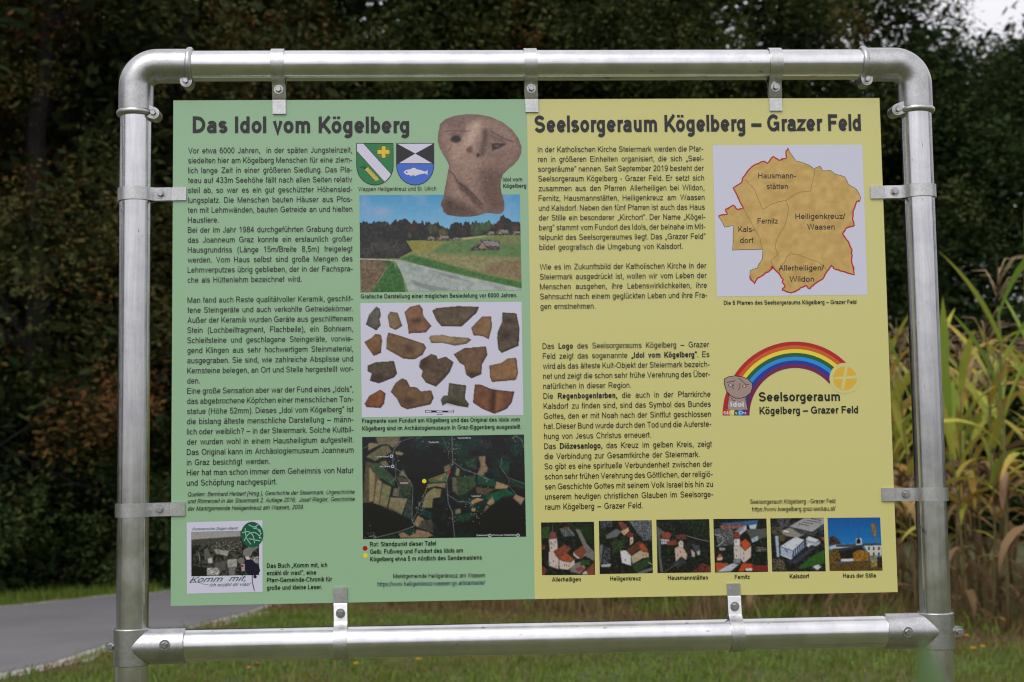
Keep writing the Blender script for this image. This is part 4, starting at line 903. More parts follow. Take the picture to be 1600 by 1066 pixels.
pts += [Vector((a, b_)) for a, b_ in zip(gx_[ok], gy_[ok])]
vo, _, fo, *_ = delaunay_2d_cdt(pts, edges, [], 1, 1e-4); P = np.array([tuple(v) for v in vo]); x, z = U(P[:, 0], P[:, 1])
pr = Print(); pr.raw(np.stack([x, np.full(len(x), yl(1.5)), z], 1), fo, alb(c.sample(P))); pr.build('idol_picture', 'cut-out photo of the brown clay idol head')

# coats of arms
def shield(x0, x1, y0, y1, n=14):
    cx = (x0 + x1) / 2; r_ = (x1 - x0) / 2; ym = y1 - r_ * 1.05; return [(x0, y0), (x1, y0)] + [(cx + r_ * math.cos(math.pi * q_ / n), ym + (y1 - ym) * math.sin(math.pi * q_ / n)) for q_ in range(n + 1)]
q = crop(540, 140, 5.33); pr = Print(); (a, b_), (a2, b2) = q(92, 450, 397, 797); SHD = shield(a, a2, b_, b2)
pr.poly(SHD, (22, 118, 66), 0); pr.poly(q(94, 452, 150, 452, 380, 705, 370, 735, 345, 760, 325, 770, 94, 515), (204, 200, 220), .5); pr.line(q(150, 452, 380, 706), .8, (20, 40, 30), 1); pr.line(q(94, 515, 325, 772), .8, (20, 40, 30), 1)
pr.poly(q(302, 475, 332, 475, 332, 505, 365, 505, 365, 538, 332, 538, 332, 570, 302, 570, 302, 538, 267, 538, 267, 505, 302, 505), (214, 186, 60), 1.4)
for a, b_ in ((285, 490), (350, 490), (285, 555), (350, 555)): pr.disc(*q(a, b_)[0], 2.4, (120, 104, 44), 1.2)
for k_ in range(7):
    a, b_ = 165 + k_ * 13, 660 + k_ * 14
    for s_ in (-1, 1): pr.poly(q(a, b_, a + 14 + s_ * 14, b_ + 2 - s_ * 12, a + 26 + s_ * 8, b_ + 18 - s_ * 6, a + 12, b_ + 14), (206, 182, 84), 1.2)
for k_ in range(4): pr.line(q(170, 662, 118 + k_ * 14, 648 - k_ * 8), .7, (48, 44, 30), 1.3)
pr.line(SHD, 1.0, (16, 34, 26), 1.5, True); pr.build('coat_of_arms', 'green crest with white diagonal band, gold cross and ear of corn')
pr = Print(); (a, b_), (a2, b2) = q(424, 450, 735, 797); SHD = shield(a, a2, b_, b2); pr.poly(SHD, (66, 104, 196), 0)
pr.poly(q(424, 450, 735, 450, 735, 618, 424, 618), (204, 200, 220), .4); pr.poly(q(424, 450, 580, 535, 440, 618, 424, 618), (34, 34, 40), .8); pr.poly(q(735, 450, 580, 535, 725, 618, 735, 618), (34, 34, 40), .8); pr.line(q(424, 618, 738, 618), .9, (30, 30, 50), 1.1)
pr.poly(q(482, 690, 505, 672, 548, 664, 555, 654, 582, 656, 586, 664, 630, 674, 662, 686, 686, 672, 680, 692, 686, 714, 660, 700, 620, 708, 592, 716, 580, 724, 572, 716, 550, 718, 546, 728, 538, 716, 505, 710), (208, 206, 222), .9); pr.disc(*q(510, 690)[0], 1.2, (60, 60, 80), 1.2)
pr.line(SHD, 1.0, (24, 28, 60), 1.4, True); pr.build('coat_of_arms', 'crest with black and white triangles above a white fish on blue')

# pottery fragments
q = crop(550, 460, 4.846); c = Cv(562, 470, 820, 656, (200, 198, 216)); SQ = q(64, 68, 1283, 57, 1298, 915, 75, 932)
SH = [((105, 230, 130, 155, 185, 92, 210, 110, 220, 160, 208, 190, 218, 235, 185, 275), (98, 92, 82)), ((270, 165, 290, 132, 345, 140, 382, 240, 330, 272, 285, 250), (136, 108, 76)), ((398, 135, 440, 95, 510, 78, 535, 110, 540, 165, 602, 240, 560, 290, 430, 298, 420, 225), (138, 92, 60)),
      ((607, 125, 640, 105, 800, 90, 962, 95, 945, 140, 830, 245, 680, 245, 640, 200), (98, 82, 60)), ((902, 255, 985, 168, 1055, 168, 1060, 250, 1035, 342, 990, 318, 920, 312), (146, 104, 66)), ((1140, 138, 1245, 145, 1268, 260, 1262, 390, 1135, 445, 1108, 420, 1098, 330, 1105, 280, 1140, 200), (96, 80, 62)),
      ((94, 362, 150, 330, 175, 302, 220, 305, 228, 350, 220, 445, 165, 468, 120, 405), (142, 92, 54)), ((262, 340, 275, 290, 350, 310, 545, 375, 562, 405, 535, 460, 470, 495, 390, 488, 260, 415), (126, 92, 60)), ((583, 330, 600, 312, 690, 308, 740, 320, 880, 330, 902, 345, 870, 375, 780, 390, 700, 372, 600, 370), (158, 130, 88)),
      ((770, 455, 850, 408, 1015, 395, 1025, 460, 985, 530, 980, 605, 905, 638, 865, 610, 850, 540, 815, 520), (118, 86, 58)), ((1040, 540, 1130, 520, 1180, 485, 1245, 482, 1258, 600, 1240, 650, 1060, 665, 1042, 620), (148, 104, 64)), ((118, 540, 180, 515, 318, 505, 342, 600, 320, 630, 205, 675, 135, 655, 150, 600, 120, 585), (88, 74, 58)),
      ((507, 550, 520, 500, 600, 452, 640, 465, 650, 490, 710, 472, 770, 515, 740, 590, 690, 650, 635, 700, 560, 670, 525, 620, 535, 580), (98, 76, 54)), ((95, 830, 130, 770, 215, 722, 255, 750, 245, 830, 215, 862, 110, 855), (146, 84, 46)), ((293, 740, 330, 670, 380, 636, 415, 650, 440, 700, 490, 705, 520, 735, 600, 728, 620, 785, 595, 835, 420, 872, 370, 850, 340, 790), (124, 90, 58)),
      ((672, 800, 690, 770, 725, 765, 735, 672, 865, 690, 855, 790, 885, 830, 880, 858, 800, 845, 720, 822, 685, 845), (96, 88, 66)), ((930, 682, 980, 685, 1060, 720, 1230, 738, 1210, 820, 1170, 870, 1080, 905, 990, 870, 915, 820), (126, 76, 52))]
for i_, (pp, col) in enumerate(SH):
    P_ = q(*pp); mk = c.mp(P_); col = np.array(col, float); col = (col * .8 + col.mean() * .2) * .93; c.fill(mk, col * .6, 1, 10, 4, i_)
    inn = np.clip(c.soft(c.mp([(a - 1.2, b_ - 1.8) for a, b_ in P_]) * mk, 2.2) * 1.25 - .2, 0, 1) * mk; c.fill(inn, col * (1.0 + .16 * (c.nz(14, i_ + 40) - .5))[..., None], 1, 13, 5, i_ + 20)
for pp, r_ in (((450, 190, 530, 180, 520, 215, 470, 222), 3), ((390, 400, 450, 395, 470, 440, 410, 440), 4), ((1140, 180, 1220, 190, 1220, 220, 1150, 205), 3), ((1130, 290, 1210, 285, 1200, 330, 1140, 340), 4), ((520, 510, 560, 490, 600, 500, 540, 560), 3), ((1060, 720, 1090, 730, 1080, 890, 1050, 880), 2.5), ((690, 800, 780, 800, 860, 840, 720, 822), 3), ((350, 800, 480, 790, 430, 840), 4), ((860, 590, 980, 600, 900, 620), 2), ((190, 610, 240, 600, 230, 650, 150, 640), 3)):
    c.fill(c.soft(c.mp(q(*pp)), r_), (40, 28, 22), .75)
c.fill(c.soft(c.mp(q(1095, 740, 1135, 745, 1110, 890, 1080, 895)), 2), (150, 100, 64), .6)
c.a = np.where((c.a.mean(-1) < 185)[..., None], c.a + (c.nz(1.1, 8) - .5)[..., None] * 14, c.a); pr = Print(); pr.canvas(c, SQ, 1.0, 0)
for a, b_, d_, e_ in ((556, 880, 770, 884), (556, 894, 770, 892)): pr.line(q(a, b_, d_, e_), .7, (30, 30, 34), .6)
pr.line(q(600, 888, 640, 886), 2.2, (30, 30, 34), .6); pr.line(q(685, 888, 727, 887), 2.2, (30, 30, 34), .6); pr.line(q(556, 876, 556, 898), .8, (30, 30, 34), .6); pr.line(q(770, 872, 770, 896), .8, (30, 30, 34), .6)
pr.build('pottery_picture', 'white picture of seventeen brown pottery fragments')
caption([('5 cm', *q(645, 914, 684, 912))], 2.0, .03, name='scale_text')

# aerial photograph
q = crop(550, 670, 5.517); AQ = q(88, 72, 1482, 50, 1500, 930, 95, 952); c = Cv(564, 676, 826, 845, (24, 27, 30)); c.fill(c.X * 0 + 1, (30, 35, 36), 1, 16, 7, 2); c.fill(np.clip(c.nz(30, 21) * 2 - .9, 0, 1), (40, 60, 52), .7, 10, 4, 6)
TAN, DG, MG, BRN = (136, 122, 92), (36, 62, 52), (66, 82, 64), (92, 80, 66)
for pp, col in (((200, 72, 420, 65, 400, 130, 350, 165, 300, 130, 230, 140), (112, 100, 80)), ((140, 125, 170, 120, 235, 140, 140, 190), TAN), ((120, 240, 260, 150, 310, 140, 345, 200, 200, 280), (104, 98, 74)), ((120, 280, 170, 290, 250, 420, 160, 640, 90, 640), (84, 78, 62)), ((170, 290, 240, 300, 370, 430, 370, 500, 330, 480, 200, 380), (60, 78, 58)),
                ((150, 330, 200, 400, 185, 630, 150, 625), TAN), ((220, 430, 260, 460, 230, 660, 185, 640), TAN), ((265, 470, 340, 500, 300, 690, 235, 660), (118, 116, 84)), ((330, 590, 480, 600, 430, 745, 310, 700), (128, 118, 92)), ((400, 500, 520, 470, 510, 600, 400, 590), (54, 66, 52)), ((380, 400, 500, 440, 515, 490, 410, 490), (80, 74, 62)), ((440, 350, 480, 420, 400, 400), (110, 104, 80)), ((360, 510, 398, 515, 395, 585, 350, 580), (110, 96, 82)), ((480, 600, 520, 610, 510, 770, 440, 760), (56, 64, 60)),
                ((370, 195, 440, 205, 440, 225, 380, 225), TAN), ((240, 290, 290, 270, 320, 320, 260, 320), (116, 106, 80)), ((520, 80, 640, 75, 620, 150, 560, 180), (32, 52, 46)), ((770, 70, 850, 65, 840, 190, 800, 160), (34, 54, 46)), ((890, 110, 1000, 120, 1000, 220, 890, 230), (34, 56, 46)), ((1090, 100, 1190, 90, 1210, 160, 1150, 180), (52, 50, 48)), ((790, 330, 845, 300, 840, 360, 800, 375), (116, 106, 82)), ((655, 440, 810, 385, 835, 390, 815, 455, 665, 465), (84, 100, 70)),
                ((690, 430, 800, 400, 770, 450), (118, 112, 80)), ((660, 475, 810, 465, 800, 510, 720, 495, 650, 515), (132, 120, 88)), ((640, 560, 700, 510, 770, 520, 760, 590, 700, 600, 690, 680, 600, 680), (126, 120, 88)), ((600, 685, 690, 725, 680, 780, 585, 740), (30, 62, 56)), ((570, 745, 630, 790, 570, 850, 530, 820), TAN), ((600, 790, 690, 780, 700, 900, 570, 850), (72, 68, 60)), ((400, 905, 440, 890, 500, 925, 560, 870, 660, 890, 700, 920, 640, 940, 420, 942), (138, 112, 88)), ((465, 880, 540, 850, 550, 900, 490, 915), (30, 54, 52)),
                ((900, 340, 930, 345, 920, 410, 890, 400), (126, 118, 88)), ((860, 420, 900, 420, 920, 580, 870, 540), (96, 88, 72)), ((900, 420, 1060, 400, 1070, 490, 980, 560, 920, 580), (58, 74, 54)), ((970, 270, 1080, 250, 1070, 340, 990, 330), (48, 66, 56)), ((1090, 240, 1150, 235, 1150, 300, 1175, 345, 1120, 415, 1080, 390, 1110, 320), (130, 112, 90)), ((1080, 390, 1230, 440, 1235, 500, 1080, 480), (30, 72, 56)), ((1245, 455, 1350, 490, 1340, 515, 1230, 520), (152, 128, 94)), ((1060, 500, 1230, 520, 1160, 570, 1080, 560), (86, 74, 60)),
                ((1160, 570, 1330, 515, 1410, 570, 1300, 590, 1230, 640, 1150, 600), (32, 80, 60)), ((1410, 565, 1490, 600, 1455, 660, 1385, 600), (150, 124, 104)), ((1030, 620, 1080, 595, 1140, 610, 1090, 630, 1030, 655), (160, 132, 96)), ((1160, 640, 1210, 585, 1230, 640, 1190, 665), (150, 126, 98)), ((1115, 740, 1160, 660, 1185, 670, 1130, 760), (136, 116, 92)), ((1030, 680, 1070, 685, 1060, 715, 1030, 710), TAN), ((890, 700, 935, 685, 940, 725, 890, 740), (120, 108, 84)), ((880, 750, 1030, 720, 1130, 770, 960, 810, 900, 790), (32, 64, 48)), ((1280, 270, 1360, 290, 1350, 400, 1300, 380), (36, 66, 54)), ((1350, 430, 1490, 470, 1490, 520, 1360, 490), (34, 58, 50)), ((1300, 80, 1450, 75, 1470, 230, 1390, 240), (32, 50, 44)), ((140, 930, 190, 900, 215, 940), (104, 96, 84))):
    c.fill(c.soft(c.mp(q(*pp)), .4), col, .95, 16, 3, 3)
for pp in ((95, 640, 240, 660, 400, 720, 470, 790, 510, 790, 420, 880, 95, 930), (470, 300, 640, 200, 780, 330, 770, 400, 640, 450, 640, 540, 560, 620, 530, 500), (1150, 700, 1300, 590, 1400, 610, 1490, 700, 1490, 900, 1000, 880, 960, 820)): c.fill(c.soft(c.mp(q(*pp)), 2), (22, 25, 28), .8, 10, 4, 6)
for pp, wd in (((95, 170, 180, 130, 300, 130, 420, 110, 520, 75), .7), ((420, 110, 360, 180, 350, 240, 350, 330, 420, 370, 500, 450, 525, 500, 520, 700, 515, 780, 540, 840, 400, 890, 200, 940), .9), ((380, 330, 375, 430, 405, 500, 400, 590), .6), ((860, 65, 865, 150, 868, 280, 838, 370, 815, 450, 825, 570, 830, 640, 865, 720, 870, 800, 885, 940), 1.0), ((868, 280, 960, 350, 1090, 395, 1180, 440), .8), ((825, 570, 920, 630, 1000, 630, 1040, 670), .7), ((640, 580, 580, 650, 560, 720, 520, 800), .8), ((1290, 255, 1280, 330, 1340, 420, 1490, 475), .7), ((1355, 430, 1350, 490, 1410, 560), .6), ((1400, 60, 1460, 90, 1480, 160), .8), ((780, 75, 830, 190, 835, 260), .5), ((330, 470, 375, 420), .5)):
    c.fill(c.ml(q(*pp), wd), (140, 142, 144), .8)
for _ in range(130):
    a, b_ = random.choice(((860, 160), (590, 650), (870, 300), (560, 700), (380, 250), (1420, 90), (520, 850), (590, 90), (1010, 380), (1160, 430), (1000, 650), (865, 770), (170, 930), (1060, 740)))
    (p,) = q(a + random.gauss(0, 28), b_ + random.gauss(0, 34)); c.fill(c.me(p[0], p[1], .8, .7), (165, 150, 145), .7)
c.fill(c.ml(q(660, 438, 720, 418, 830, 375), .9) * ((c.X * 1.1).astype(int) % 2), (222, 210, 90)); c.fill(c.ml(q(655, 480, 630, 550, 600, 600), .9) * ((c.Y * 1.1).astype(int) % 2), (222, 210, 90)); c.grain(7, 1.0, 4)
pr = Print(); pr.canvas(c, AQ, 1.0, 0); pr.disc(*q(623, 452)[0], 3.4, (222, 208, 60), 1); pr.disc(*q(837, 375)[0], 2.3, (176, 34, 36), 1)
for a, b_ in ((340, 237), (351, 325), (1188, 921), (1430, 918)): pr.disc(*q(a, b_)[0], 2.6, (190, 195, 205), 1); pr.disc(*q(a, b_)[0], 1.5, (70, 84, 100), 1.4)
pr.build('aerial_picture', 'dark aerial photo of fields and woods with red and yellow dots')
M['text_white'] = ink_mat('white_ink', alb((205, 205, 215)))
for nm_ in (('Tiefernitz', *q(658, 125, 750, 123)), ('Tannenberg', *q(910, 88, 1022, 84)), ('Leitersdorf', *q(205, 248, 318, 246)), ('Kirchberg', *q(240, 333, 330, 331)), ('Edelsee', *q(418, 475, 485, 473)), ('Wutschdorf', *q(1030, 588, 1110, 586)), ('Edelsdorf', *q(1075, 926, 1170, 924)), ('Pirching am Traubenberg', *q(1210, 924, 1410, 921)),): caption([nm_], 2.6, 0, 0, 'text_white', 'place_name')
pr = Print(); pr.disc(570.6, 856.8, 3.8, (160, 28, 34), 0); pr.disc(571, 868, 3.8, (216, 204, 70), 0); pr.build('map_key_dots')

# parish map
q = crop(1090, 160, 3.23); pr = Print(); pr.poly(q(75, 218, 830, 214, 856, 972, 97, 981), (200, 200, 218), 0)
OL = (455, 232, 462, 250, 480, 275, 495, 297, 520, 302, 560, 318, 590, 338, 617, 322, 627, 345, 668, 344, 690, 362, 742, 378, 760, 415, 800, 440, 822, 482, 818, 500, 802, 500, 785, 545, 780, 590, 790, 622, 745, 640, 730, 662, 760, 705, 778, 745, 775, 800, 790, 872, 720, 852, 690, 842, 675, 822, 655, 850, 630, 892, 600, 910, 565, 942, 545, 925, 510, 945, 470, 962, 425, 948, 440, 930, 425, 910, 432, 895, 410, 862, 376, 834, 360, 855, 300, 888, 286, 916, 262, 880, 265, 850, 300, 836, 325, 790, 328, 742, 174, 747, 182, 622, 135, 630, 122, 602, 103, 576, 150, 565, 140, 540, 180, 520, 200, 542, 230, 535, 178, 432, 222, 405, 228, 380, 250, 350, 290, 315, 335, 298, 350, 310, 380, 274, 412, 295, 450, 280, 445, 255)
c = Cv(1118, 226, 1350, 464, (190, 158, 92)); c.fill(c.X * 0 + 1, (190, 158, 92), 1, 13, 9, 4); st = np.sin((c.X * .8 + c.Y * .5) * .35 + 5 * c.nz(25, 9)); c.a += (st * 3.0 * c.nz(18, 3))[..., None]
OP = q(*OL); bb = np.array(OP); pts = [Vector(p) for p in OP]; gx_, gy_ = np.meshgrid(np.arange(bb[:, 0].min(), bb[:, 0].max(), 2.2), np.arange(bb[:, 1].min(), bb[:, 1].max(), 2.2)); ok = inside(bb, gx_, gy_)
pts += [Vector((a, b_)) for a, b_ in zip(gx_[ok], gy_[ok])]; vo, _, fo, *_ = delaunay_2d_cdt(pts, [(i, (i + 1) % len(OP)) for i in range(len(OP))], [], 1, 1e-4); P = np.array([tuple(v) for v in vo]); x, z = U(P[:, 0], P[:, 1])
pr.raw(np.stack([x, np.full(len(x), yl(.6)), z], 1), fo, alb(c.sample(P)))
def wig(pts, amp, n_=4, seed=1):
    r_ = np.random.default_rng(seed); pts = np.asarray(pts, float); o = []
    for a, b_ in zip(pts[:-1], pts[1:]):
        for u in np.arange(n_) / n_: o.append(a + (b_ - a) * u + (r_.normal(size=2) * amp if u else 0))
    return np.array(o + [pts[-1]])
pr.line(wig(q(*OL), .35, 3), .8, (92, 76, 50), 1)
for i_, (s_, e_) in enumerate(((15, 42), (42, 48), (57, 69))): pass
O2 = list(zip(OL[::2], OL[1::2])); fl = lambda a: [v for p in a for v in p]
i0 = O2.index((822, 482)); i1 = O2.index((286, 916)); pr.line(wig(q(*fl(O2[i0 + 1:i1 + 2])), .6, 4, 2), 2.1, (172, 30, 42), 1.3)
i2 = O2.index((103, 576)); pr.line(wig(q(*fl(O2[i2:] + O2[:1])), .5, 3, 3), 2.1, (172, 30, 42), 1.3); pr.disc(*q(376, 834)[0], 2.6, (180, 20, 28), 1.5)
for pp in ((240, 390, 285, 440, 325, 540, 400, 505, 445, 495, 510, 455, 570, 450, 590, 340), (230, 535, 270, 610, 315, 690, 325, 742), (445, 495, 460, 540, 440, 620, 400, 690, 390, 730, 405, 770, 370, 800, 376, 834), (405, 870, 450, 780, 470, 760, 530, 780, 610, 808, 655, 850)): pr.line(wig(q(*pp), .5, 4, 5), .6, (112, 100, 62), 1.2)
pr.build('parish_map', 'white parish map with an ochre area edged in red')
for nm_ in ((('Hausmann-', (305, 385, 495, 385)), ('stätten', (348, 439, 455, 439))), (('Fernitz', (302, 613, 406, 613)),), (('Heiligenkreuz/', (493, 590, 745, 589)), ('Waasen', (553, 643, 690, 643))), (('Kals-', (205, 655, 285, 655)), ('dorf', (213, 711, 281, 711))), (('Allerheiligen/', (408, 850, 637, 849)), ('Wildon', (463, 906, 587, 906)))):
    caption([(a, *q(*p)) for a, p in nm_], 8.6, .002, name='map_name')

# rainbow logo
q = crop(1110, 520, 5.333); pr = Print(); cols = [(172, 26, 26), (196, 92, 34), (222, 204, 60), (36, 92, 62), (40, 138, 208), (36, 56, 150), (112, 26, 76)]
# the arch is two arcs: wide crown, steeper left foot
def arc(k_):
    o = []; ins = k_ * 32
    for a in np.linspace(180, 42, 60):
        a_ = R(a); rx_l, ry_ = 605 - ins, 615 - ins * .98; rx_ = rx_l if a > 90 else 605 - ins
        o.append((705 + rx_ * math.cos(a_), 690 - ry_ * math.sin(a_)))
    return o
ring = [arc(k_) for k_ in range(8)]
for k_ in range(7):
    A, B = ring[k_], ring[k_ + 1]; P_ = q(*fl([v for pr_ in zip(A, B) for v in pr_])); x, z = U([p[0] for p in P_], [p[1] for p in P_])
    keepn = len(A) - 1
    pr.raw([(a, yl(.2), b_) for a, b_ in zip(x, z)], [[2 * i, 2 * i + 1, 2 * i + 3, 2 * i + 2] for i in range(keepn)], alb(cols[k_]))
pr.disc(*q(1118, 380)[0], 24, YELLOW, .7); pr.disc(*q(1118, 380)[0], 18.6, (212, 172, 62), 1.0)
pr.poly(q(1122, 280, 1142, 281, 1112, 472, 1086, 470), YELLOW, 1.3); pr.poly(q(1024, 374, 1214, 356, 1216, 382, 1022, 392), YELLOW, 1.7)
BL = (26, 24, 26); ST = (158, 136, 128)
pr.poly(q(150, 530, 290, 530, 305, 600, 308, 640, 235, 645, 150, 640, 140, 600), ST, .9); pr.line(q(150, 500, 152, 545, 138, 610, 142, 640), .9, BL, 1.3); pr.line(q(285, 540, 300, 590, 308, 630), .9, BL, 1.3)
pr.poly(q(280, 545, 300, 540, 310, 600, 300, 620), (30, 40, 90), .8)
HD = (115, 385, 150, 368, 200, 360, 260, 368, 310, 385, 345, 420, 350, 455, 335, 500, 300, 530, 255, 546, 210, 546, 165, 525, 135, 490, 115, 430); pr.poly(q(*HD), ST, 1.2); pr.line(q(*HD), 1.1, BL, 1.5, True)
pr.line(q(135, 418, 170, 405, 190, 410, 205, 392), .9, BL, 1.5); pr.line(q(230, 380, 250, 390, 290, 430, 320, 432), .9, BL, 1.5); pr.line(q(195, 430, 180, 455, 192, 470), .9, BL, 1.5); pr.line(q(245, 420, 242, 465, 225, 480), .9, BL, 1.5); pr.line(q(170, 540, 180, 560, 210, 570), .8, BL, 1.5)
for a, b_ in ((165, 437), (282, 447)): pr.disc(*q(a, b_)[0], 3.4, BL, 1.4, 2.2); pr.disc(*q(a, b_)[0], 2.2, (196, 180, 172), 1.6, 1.4)
pr.build('rainbow_logo', 'rainbow arch logo from a drawn stone head to a yellow disc with cross')
caption([('Idol', *q(166, 618, 276, 618))], 8, .03, 0, 'text_white', 'logo_text'); caption([('5400 v.Chr.', *q(108, 682, 304, 680))], 5, .02, 0, 'text_white', 'logo_text')
t = Type(); t.fit('Seelsorgeraum', (1185.6, 627.4), (1312.1, 626.6), 14.4, .02); t.fit('Kögelberg – Grazer Feld', (1186.5, 647.5), (1340.3, 645.9), 11.6, .02); t.build('logo_text')

# small photographs
def photo(name, q, quad, paint, label, seed):
    Q = q(*quad); xs = [p[0] for p in Q]; ys = [p[1] for p in Q]; c = Cv(min(xs) - 1, min(ys) - 1, max(xs) + 1, max(ys) + 1, (44, 48, 40), 2, seed)
    def P(pts, col, a=1.0, var=10, sf=.25, sc=1.9):
        col = np.array(col, float); col = col * .86 + col.mean() * .14; mk = c.mp(q(*pts)); c.fill(c.soft(mk, .3) if sf else mk, col, a, var * .75, sc, seed)
        if sf and a == 1.0 and col.mean() > 60: c.fill(np.clip(mk - c.soft(mk, .8), 0, 1) * (c.Y > c.Y[mk > .5].mean() if mk.any() else 0), (30, 28, 28), .55)
    def Ln(pts, wd, col): c.fill(c.ml(q(*pts), wd), col)
    paint(c, P, Ln)
    for _ in range(0 if 'blue sky' in label else 110):
        px_, py_ = random.uniform(min(xs), max(xs)), random.uniform(min(ys), max(ys)); g_ = random.uniform(22, 105); c.fill(c.soft(c.me(px_, py_, random.uniform(.4, 1.5), random.uniform(.4, 1.1)), .3), (g_, g_ * random.uniform(.95, 1.12), g_ * .92), .38)
    c.grain(6, 1.4, seed); pr = Print(); pr.canvas(c, Q, .8, 0); pr.build(name, label)
qa = crop(830, 790, 5.517); qb = crop(1100, 790, 5.333)
RF, RF2, WW, WS, DGR, LG = (126, 66, 50), (158, 74, 46), (188, 172, 164), (150, 134, 126), (34, 40, 34), (52, 76, 42)
def green(c, P, box, dark=DGR):
    P(box, dark, 1, 30, 0, 3); 
def wins(Ln, *pp):
    for a, b_ in zip(pp[::2], pp[1::2]): Ln((a, b_ - 6, a, b_ + 6), .9, (58, 50, 50))
def p1(c, P, Ln):
    green(c, P, (80, 140, 560, 140, 560, 610, 80, 610)); P((84, 200, 160, 170, 150, 290, 84, 280), LG); P((300, 180, 420, 170, 520, 150, 540, 350), (40, 52, 34)); P((380, 200, 420, 210, 480, 330, 545, 400, 545, 480, 470, 440, 440, 330), (112, 108, 106))
    P((240, 200, 330, 190, 380, 260, 280, 270), (90, 96, 100), 1, 60); P((270, 185, 330, 180, 330, 200, 280, 205), (120, 60, 50)); P((84, 340, 120, 345, 120, 380, 84, 380), (110, 58, 46)); P((360, 500, 440, 480, 470, 540, 420, 590, 330, 570), (118, 112, 106)); P((430, 470, 500, 470, 500, 510, 420, 520), LG)
    P((152, 290, 222, 280, 230, 380, 190, 400, 160, 400), WW); P((150, 400, 190, 390, 240, 470, 235, 550, 152, 520), WW); P((190, 395, 290, 335, 345, 370, 300, 420, 240, 465), RF, 1, 14); P((240, 460, 300, 410, 372, 462, 330, 490, 280, 480), RF2, 1, 14); P((240, 465, 280, 482, 335, 490, 375, 465, 375, 510, 320, 555, 240, 545), WW)
    P((160, 240, 170, 225, 205, 225, 215, 245, 222, 282, 152, 290), (116, 70, 64)); Ln((182, 180, 182, 230), 1.0, (116, 70, 64)); P((365, 400, 385, 430, 430, 455, 480, 400, 440, 345), RF); P((362, 398, 390, 430, 425, 455, 400, 460, 362, 430), WW); P((430, 455, 470, 410, 470, 430), WS)
    P((440, 590, 540, 490, 550, 600, 450, 600), RF); P((430, 590, 470, 560, 490, 595), WW); P((90, 520, 130, 540, 120, 600, 90, 600), (120, 56, 50)); P((380, 540, 430, 525, 460, 550, 400, 570), (140, 60, 60)); wins(Ln, 172, 320, 207, 315, 175, 365, 285, 515, 305, 515, 325, 518, 190, 480)
def p2(c, P, Ln):
    green(c, P, (575, 125, 1055, 125, 1055, 600, 575, 600)); P((840, 130, 1040, 128, 1040, 300, 960, 300, 900, 220), (84, 88, 94), 1, 60); P((640, 260, 730, 200, 780, 220, 740, 270, 650, 290), (98, 98, 100)); P((590, 130, 700, 130, 700, 180, 600, 200), (62, 66, 70), 1, 50); P((745, 140, 780, 135, 840, 190, 790, 230), (118, 62, 52)); P((770, 225, 835, 190, 845, 220, 800, 260), (196, 160, 116))
    P((815, 250, 850, 225, 885, 240, 880, 270, 830, 275), (110, 50, 56)); P((850, 275, 880, 270, 880, 320, 850, 345), (190, 170, 150)); P((815, 385, 935, 300, 970, 350, 860, 430, 840, 430), (96, 56, 46), 1, 14); P((930, 340, 960, 320, 1005, 380, 1000, 405, 945, 395), RF2); P((862, 435, 940, 385, 960, 400, 1010, 405, 1015, 445, 960, 455, 870, 505), (168, 150, 120)); P((765, 385, 815, 385, 860, 435, 862, 520, 780, 495), (196, 192, 196))
    P((590, 340, 620, 335, 600, 520, 590, 520), (100, 104, 112)); P((630, 350, 680, 360, 680, 500, 600, 510), (60, 62, 66), 1, 70); P((600, 510, 690, 500, 680, 530, 600, 530), (160, 160, 164)); P((700, 300, 830, 290, 780, 370, 700, 420), (50, 64, 40), 1, 30); P((870, 510, 1020, 450, 1040, 500, 900, 580), (50, 66, 44)); P((900, 580, 1045, 530, 1045, 560, 950, 590), (96, 98, 102)); wins(Ln, 810, 470, 965, 425, 990, 425, 865, 300, 800, 235); Ln((1010, 490, 1045, 510), 1.2, (150, 150, 150))
def p3(c, P, Ln):
    green(c, P, (1070, 112, 1560, 112, 1560, 590, 1070, 590)); P((1250, 125, 1530, 120, 1540, 260, 1400, 250), (38, 48, 34), 1, 26); P((1080, 180, 1150, 230, 1110, 260, 1120, 450, 1140, 575, 1110, 575, 1085, 300), (88, 90, 92)); Ln((1340, 260, 1440, 290, 1545, 312), 1.0, (120, 120, 112)); P((1120, 240, 1180, 225, 1210, 250, 1190, 290, 1130, 280), (142, 66, 54)); P((1115, 285, 1190, 295, 1190, 330, 1120, 335), (170, 172, 178)); P((1165, 310, 1250, 295, 1260, 340, 1180, 345), (128, 62, 48)); P((1240, 255, 1330, 245, 1340, 290, 1250, 290), (96, 56, 46), 1, 30)
    P((1268, 320, 1290, 290, 1312, 320, 1310, 365, 1270, 355), WW); P((1265, 315, 1280, 285, 1300, 280, 1315, 315, 1290, 300), (56, 58, 66)); P((1235, 370, 1270, 350, 1310, 365, 1345, 420, 1335, 470, 1290, 440, 1245, 490), (186, 158, 142)); P((1310, 340, 1370, 300, 1380, 420, 1345, 410), (46, 44, 46)); P((1380, 335, 1445, 340, 1455, 385, 1410, 400), (66, 68, 76)); P((1378, 375, 1412, 410, 1410, 445, 1380, 440), (176, 150, 138)); P((1425, 395, 1455, 385, 1455, 425, 1430, 430), (160, 158, 160)); P((1395, 560, 1470, 495, 1545, 520, 1545, 580, 1400, 580), (92, 48, 42), 1, 30); P((1220, 500, 1300, 440, 1340, 490, 1260, 540), (58, 66, 72), .8); wins(Ln, 1290, 330, 1262, 430, 1285, 400, 1130, 310, 1150, 310, 1170, 312); Ln((1150, 570, 1260, 500), .8, (110, 108, 100))
